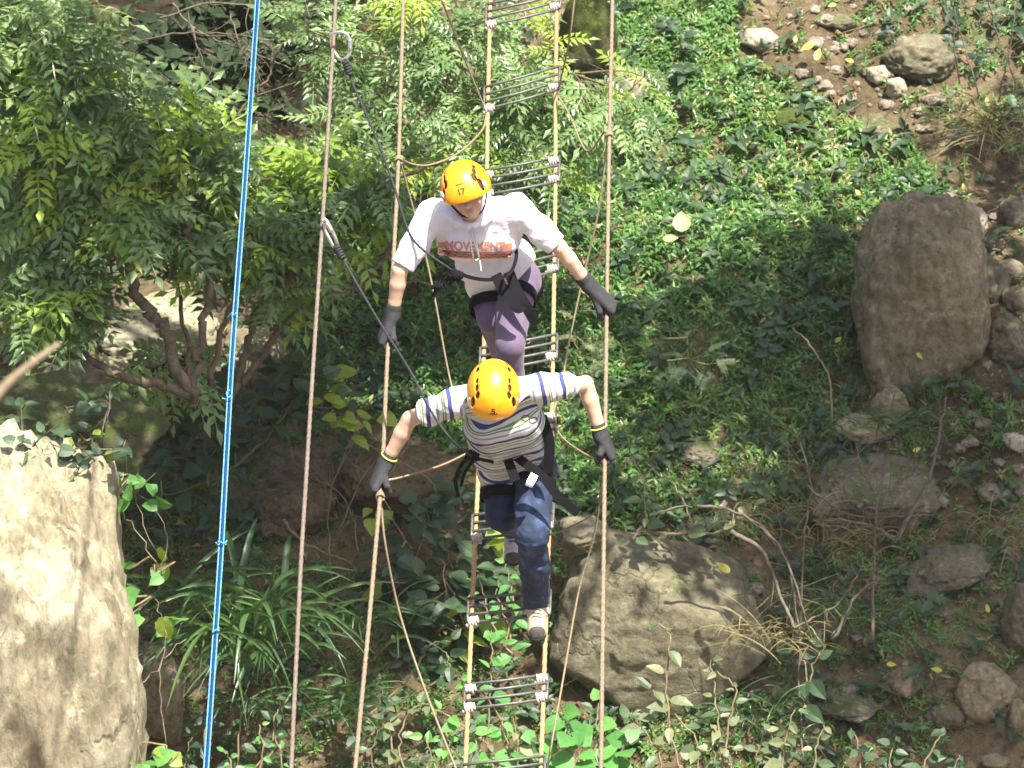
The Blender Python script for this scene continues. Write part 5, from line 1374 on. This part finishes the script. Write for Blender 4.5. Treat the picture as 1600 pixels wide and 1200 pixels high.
s.cone(pel - sx * .08, pel + sx * .10, .112, .122)
# hood resting round the neck
t = np.linspace(-2.9, 2.9, 9); hp_ = [JR['neck'] - ax * .02 + sx * (math.sin(a_) * .085) - fr * (math.cos(a_) * .075) * (1 if abs(a_) < 1.6 else 1.1) for a_ in t]
s.chain(hp_, [.022, .028, .036, .045, .05, .045, .036, .028, .022], k=.03)
for q in 'LR':
    a_, b_ = JR['sh' + q], JR['el' + q]; s.chain([a_, a_ + (b_ - a_) * .55, a_ + (b_ - a_) * 1.0], [.074, .064, .060], k=.035)
def clipR(X):
    r = (X - pel) @ ax - .055 - .02 * ((X - pel) @ sx) / .1
    for q in 'LR':
        a_, b_ = JR['sh' + q], JR['el' + q]; d_ = nrm(b_ - a_); t_ = (X - a_) @ d_; r = np.maximum(r, np.where(np.abs((X - JR['neck']) @ sx) > .17, t_ - np.linalg.norm(b_ - a_) * .93, -1))
    return r
def wrR_(X):
    t_ = (X - JR['neck']) @ ax; x = (X - JR['neck']) @ sx
    return .007 * fbm(np.stack([x * 13, t_ * 5, X[:, 1] * 4], -1), 3) + .004 * fbm(X * 28, 2) + .010 * np.abs(vnoise(np.stack([x * 16 + t_ * 9, t_ * 6, X[:, 1] * 5], -1)))
V, Q = s.mesh(.0065, disp=wrR_, clip=clipR)
hood = obj('hoodie', V, Q, M['hoodie'], rear); trh = bvh(V, Q)
pc = P(742, 384, 20.95); oc = nrm(-FW)
xd = nrm(RT * .99 - UP * .02); yd = UP
# printed band: ragged orange block with the word in the middle, zigzag lines below
def band(x0, x1, y0, y1, nx=28, ny=4, wav=0.0, curve=-.010):
    xs_ = np.linspace(x0, x1, nx); ys_ = np.linspace(0, 1, ny); X_, Y_ = np.meshgrid(xs_, ys_, indexing='ij')
    yb = y0 + (y1 - y0) * Y_ + curve * np.cos(X_ / max(abs(x0), x1) * 1.5) + wav * np.sin(X_ * 160) * 1.0
    i = np.arange(nx - 1)[:, None] * ny; j = np.arange(ny - 1)[None]
    return np.stack([X_, yb, 0 * X_], -1).reshape(-1, 3), np.stack([i + j, i + ny + j, i + ny + j + 1, i + j + 1], -1).reshape(-1, 4)
mb = MB()
B, Qb = band(-.178, .178, -.046, -.014, 60); mb.add(*decal(trh, B, Qb, pc, xd, yd, oc, .0022))
for sg in (-1, 1):
    B, Qb = band(min(sg * .125, sg * .178), max(sg * .125, sg * .178), -.016, .010, 12, 3, .002); mb.add(*decal(trh, B, Qb, pc + yd * .012, xd, yd, oc, .0022))
pr = mb.build('chest_print', M['orange_print'], hood, label='faded orange band with the word MOVEMENT')
TV, TT = text_mesh('MOVEMENT', .058, .0018); TV, TT = subdiv_tris(TV, TT, .012); TV = TV.copy(); TV[:, 1] += .006 - .008 * np.cos(TV[:, 0] / .178 * 1.5); TV[:, 0] *= .92; W, TT = decal(trh, TV, TT, pc, xd, yd, oc, .0026); obj('lettering', W, TT, M['orange_print'], pr, smooth=False)
mb = MB()
for k in range(3):
    xs_ = np.linspace(-.172, .172, 90); zz = -.022 - .009 * k - .010 * np.cos(xs_ / .178 * 1.5) + .0035 * np.abs(((xs_ * 55 + k * .5) % 2) - 1) * 2
    B = np.stack([xs_, zz, 0 * xs_], 1); W, _ = decal(trh, B, None, pc, xd, yd, oc, .0035); mb.add(*tube(W, .0016, 4))
mb.build('zigzag_lines', M['dark_print2'], pr)
# draw strings
mb = MB()
for pts in ([(738, 360), (736, 385), (741, 405), (748, 402), (742, 378), (736, 360)], [(741, 360), (746, 385), (750, 408), (752, 424)], [(733, 362), (735, 380), (739, 396)]):
    B = np.array([[(a_ - 742) * 20.95 / F, (384 - b_) * 20.95 / F, 0] for a_, b_ in spline([(x_, y_, 0) for x_, y_ in pts], 5)[:, :2]])
    W, _ = decal(trh, B, None, pc, xd, yd, oc, .006); mb.add(*tube(W, .003, 5))
mb.build('draw_string', M['string'], hood)
# leggings
s = SDF(.04); s.cone(pel - sx * .072, pel + sx * .085, .106, .110, k=.06)
s.chain([JR['hpR'], JR['knR']], [.104, .072], k=.02); s.chain([JR['knR'], JR['knR'] * .6 + JR['anR'] * .4, JR['anR']], [.071, .066, .044], k=.012)
s.chain([JR['hpL'], JR['knL']], [.100, .070], k=.02); s.chain([JR['knL'], JR['anL']], [.069, .044], k=.012)
V, Q = s.mesh(.0065, disp=lambda X: .0025 * fbm(X * 18, 2), clip=lambda X: -(X - pel) @ nrm(ax * .4 + A(0, 0, -1)) - .11); obj('leggings', V, Q, M['leggings'], rear)
shoe(rear, JR['anR'] - A(0, 0, .02), fu, M['shoe_grey']); shoe(rear, JR['anL'] - A(0, 0, .02), fu, M['shoe_grey'])
rdir = nrm(P(610, 450, wr(450)) - P(610, 550, wr(550)))
glove(rear, JR['wrL'], JR['elL'], gl(RAILL, 532), rdir, A(-1, -.35, .15), -1)
glove(rear, JR['wrR'], JR['elR'], gl(RAILR, 484), rdir, A(1, -.35, .2), -1)
hr = harness(rear, pel + ax * .055, ax, sx, fr, JR, .112)
strap(hr, [P(795, 425, 21.25), P(806, 450, 21.18), P(820, 475, 21.15), P(838, 507, 21.2)], .052, .006, 'loose_strap', label='wide black strap hanging over the thigh')
strap(hr, [P(775, 430, 21.2), P(790, 460, 21.12), P(808, 480, 21.08), P(812, 478, 21.1)], .055, .012, 'front_panel')
strap(hr, [P(700, 417, 21.1), P(730, 432, 21.02), P(765, 437, 21.0), P(795, 428, 21.05), P(806, 405, 21.12), P(806, 385, 21.2)], .018, .008, 'waist_strap')
for pts in ([(722, 430, 21.05), (700, 425, 21.0), (690, 435, 21.0), (680, 455, 21.0), (676, 468, 21.0)], [(722, 432, 21.05), (705, 440, 21.0), (700, 462, 21.0)], [(715, 428, 21.0), (695, 440, 21.0), (700, 455, 21.0), (688, 470, 21.0)]):
    obj('rope_tail', *tube(spline([P(*q) for q in pts], 6), .009, 6), M['black'], hr)
mb = MB(); mb.add(*coil(P(712, 430, 20.98), A(1, -.2, -.3), .02, 4, .010, .06, 5)); mb.add(*coil(P(683, 447, 20.98), A(1, -.2, -.3), .016, 3, .009, .04, 6)); mb.build('knot', M['black'], hr)

# ------------------------------------------------------------------ haze volume added to lift the dark tones, like a lens veil
hv = A([-45, -43, -9], [45, -43, -9], [45, 45, -9], [-45, 45, -9], [-45, -43, 27], [45, -43, 27], [45, 45, 27], [-45, 45, 27])
hm = bpy.data.materials.new('shadow_lift_haze'); hm.use_nodes = True; hn = hm.node_tree; hn.nodes.remove(hn.nodes['Principled BSDF'])
pv = hn.nodes.new('ShaderNodeVolumePrincipled'); pv.inputs['Color'].default_value = (.97, .95, .86, 1); pv.inputs['Density'].default_value = .0003
hn.links.new(pv.outputs[0], hn.nodes['Material Output'].inputs['Volume'])
tag(obj('haze', hv, np.array([[3, 2, 1, 0], [4, 5, 6, 7], [0, 1, 5, 4], [1, 2, 6, 5], [2, 3, 7, 6], [3, 0, 4, 7]]), hm, origin=(0, 0, 0), smooth=False), 'thin added haze volume that lifts the shadows over the whole scene', 'haze', kind='stuff')
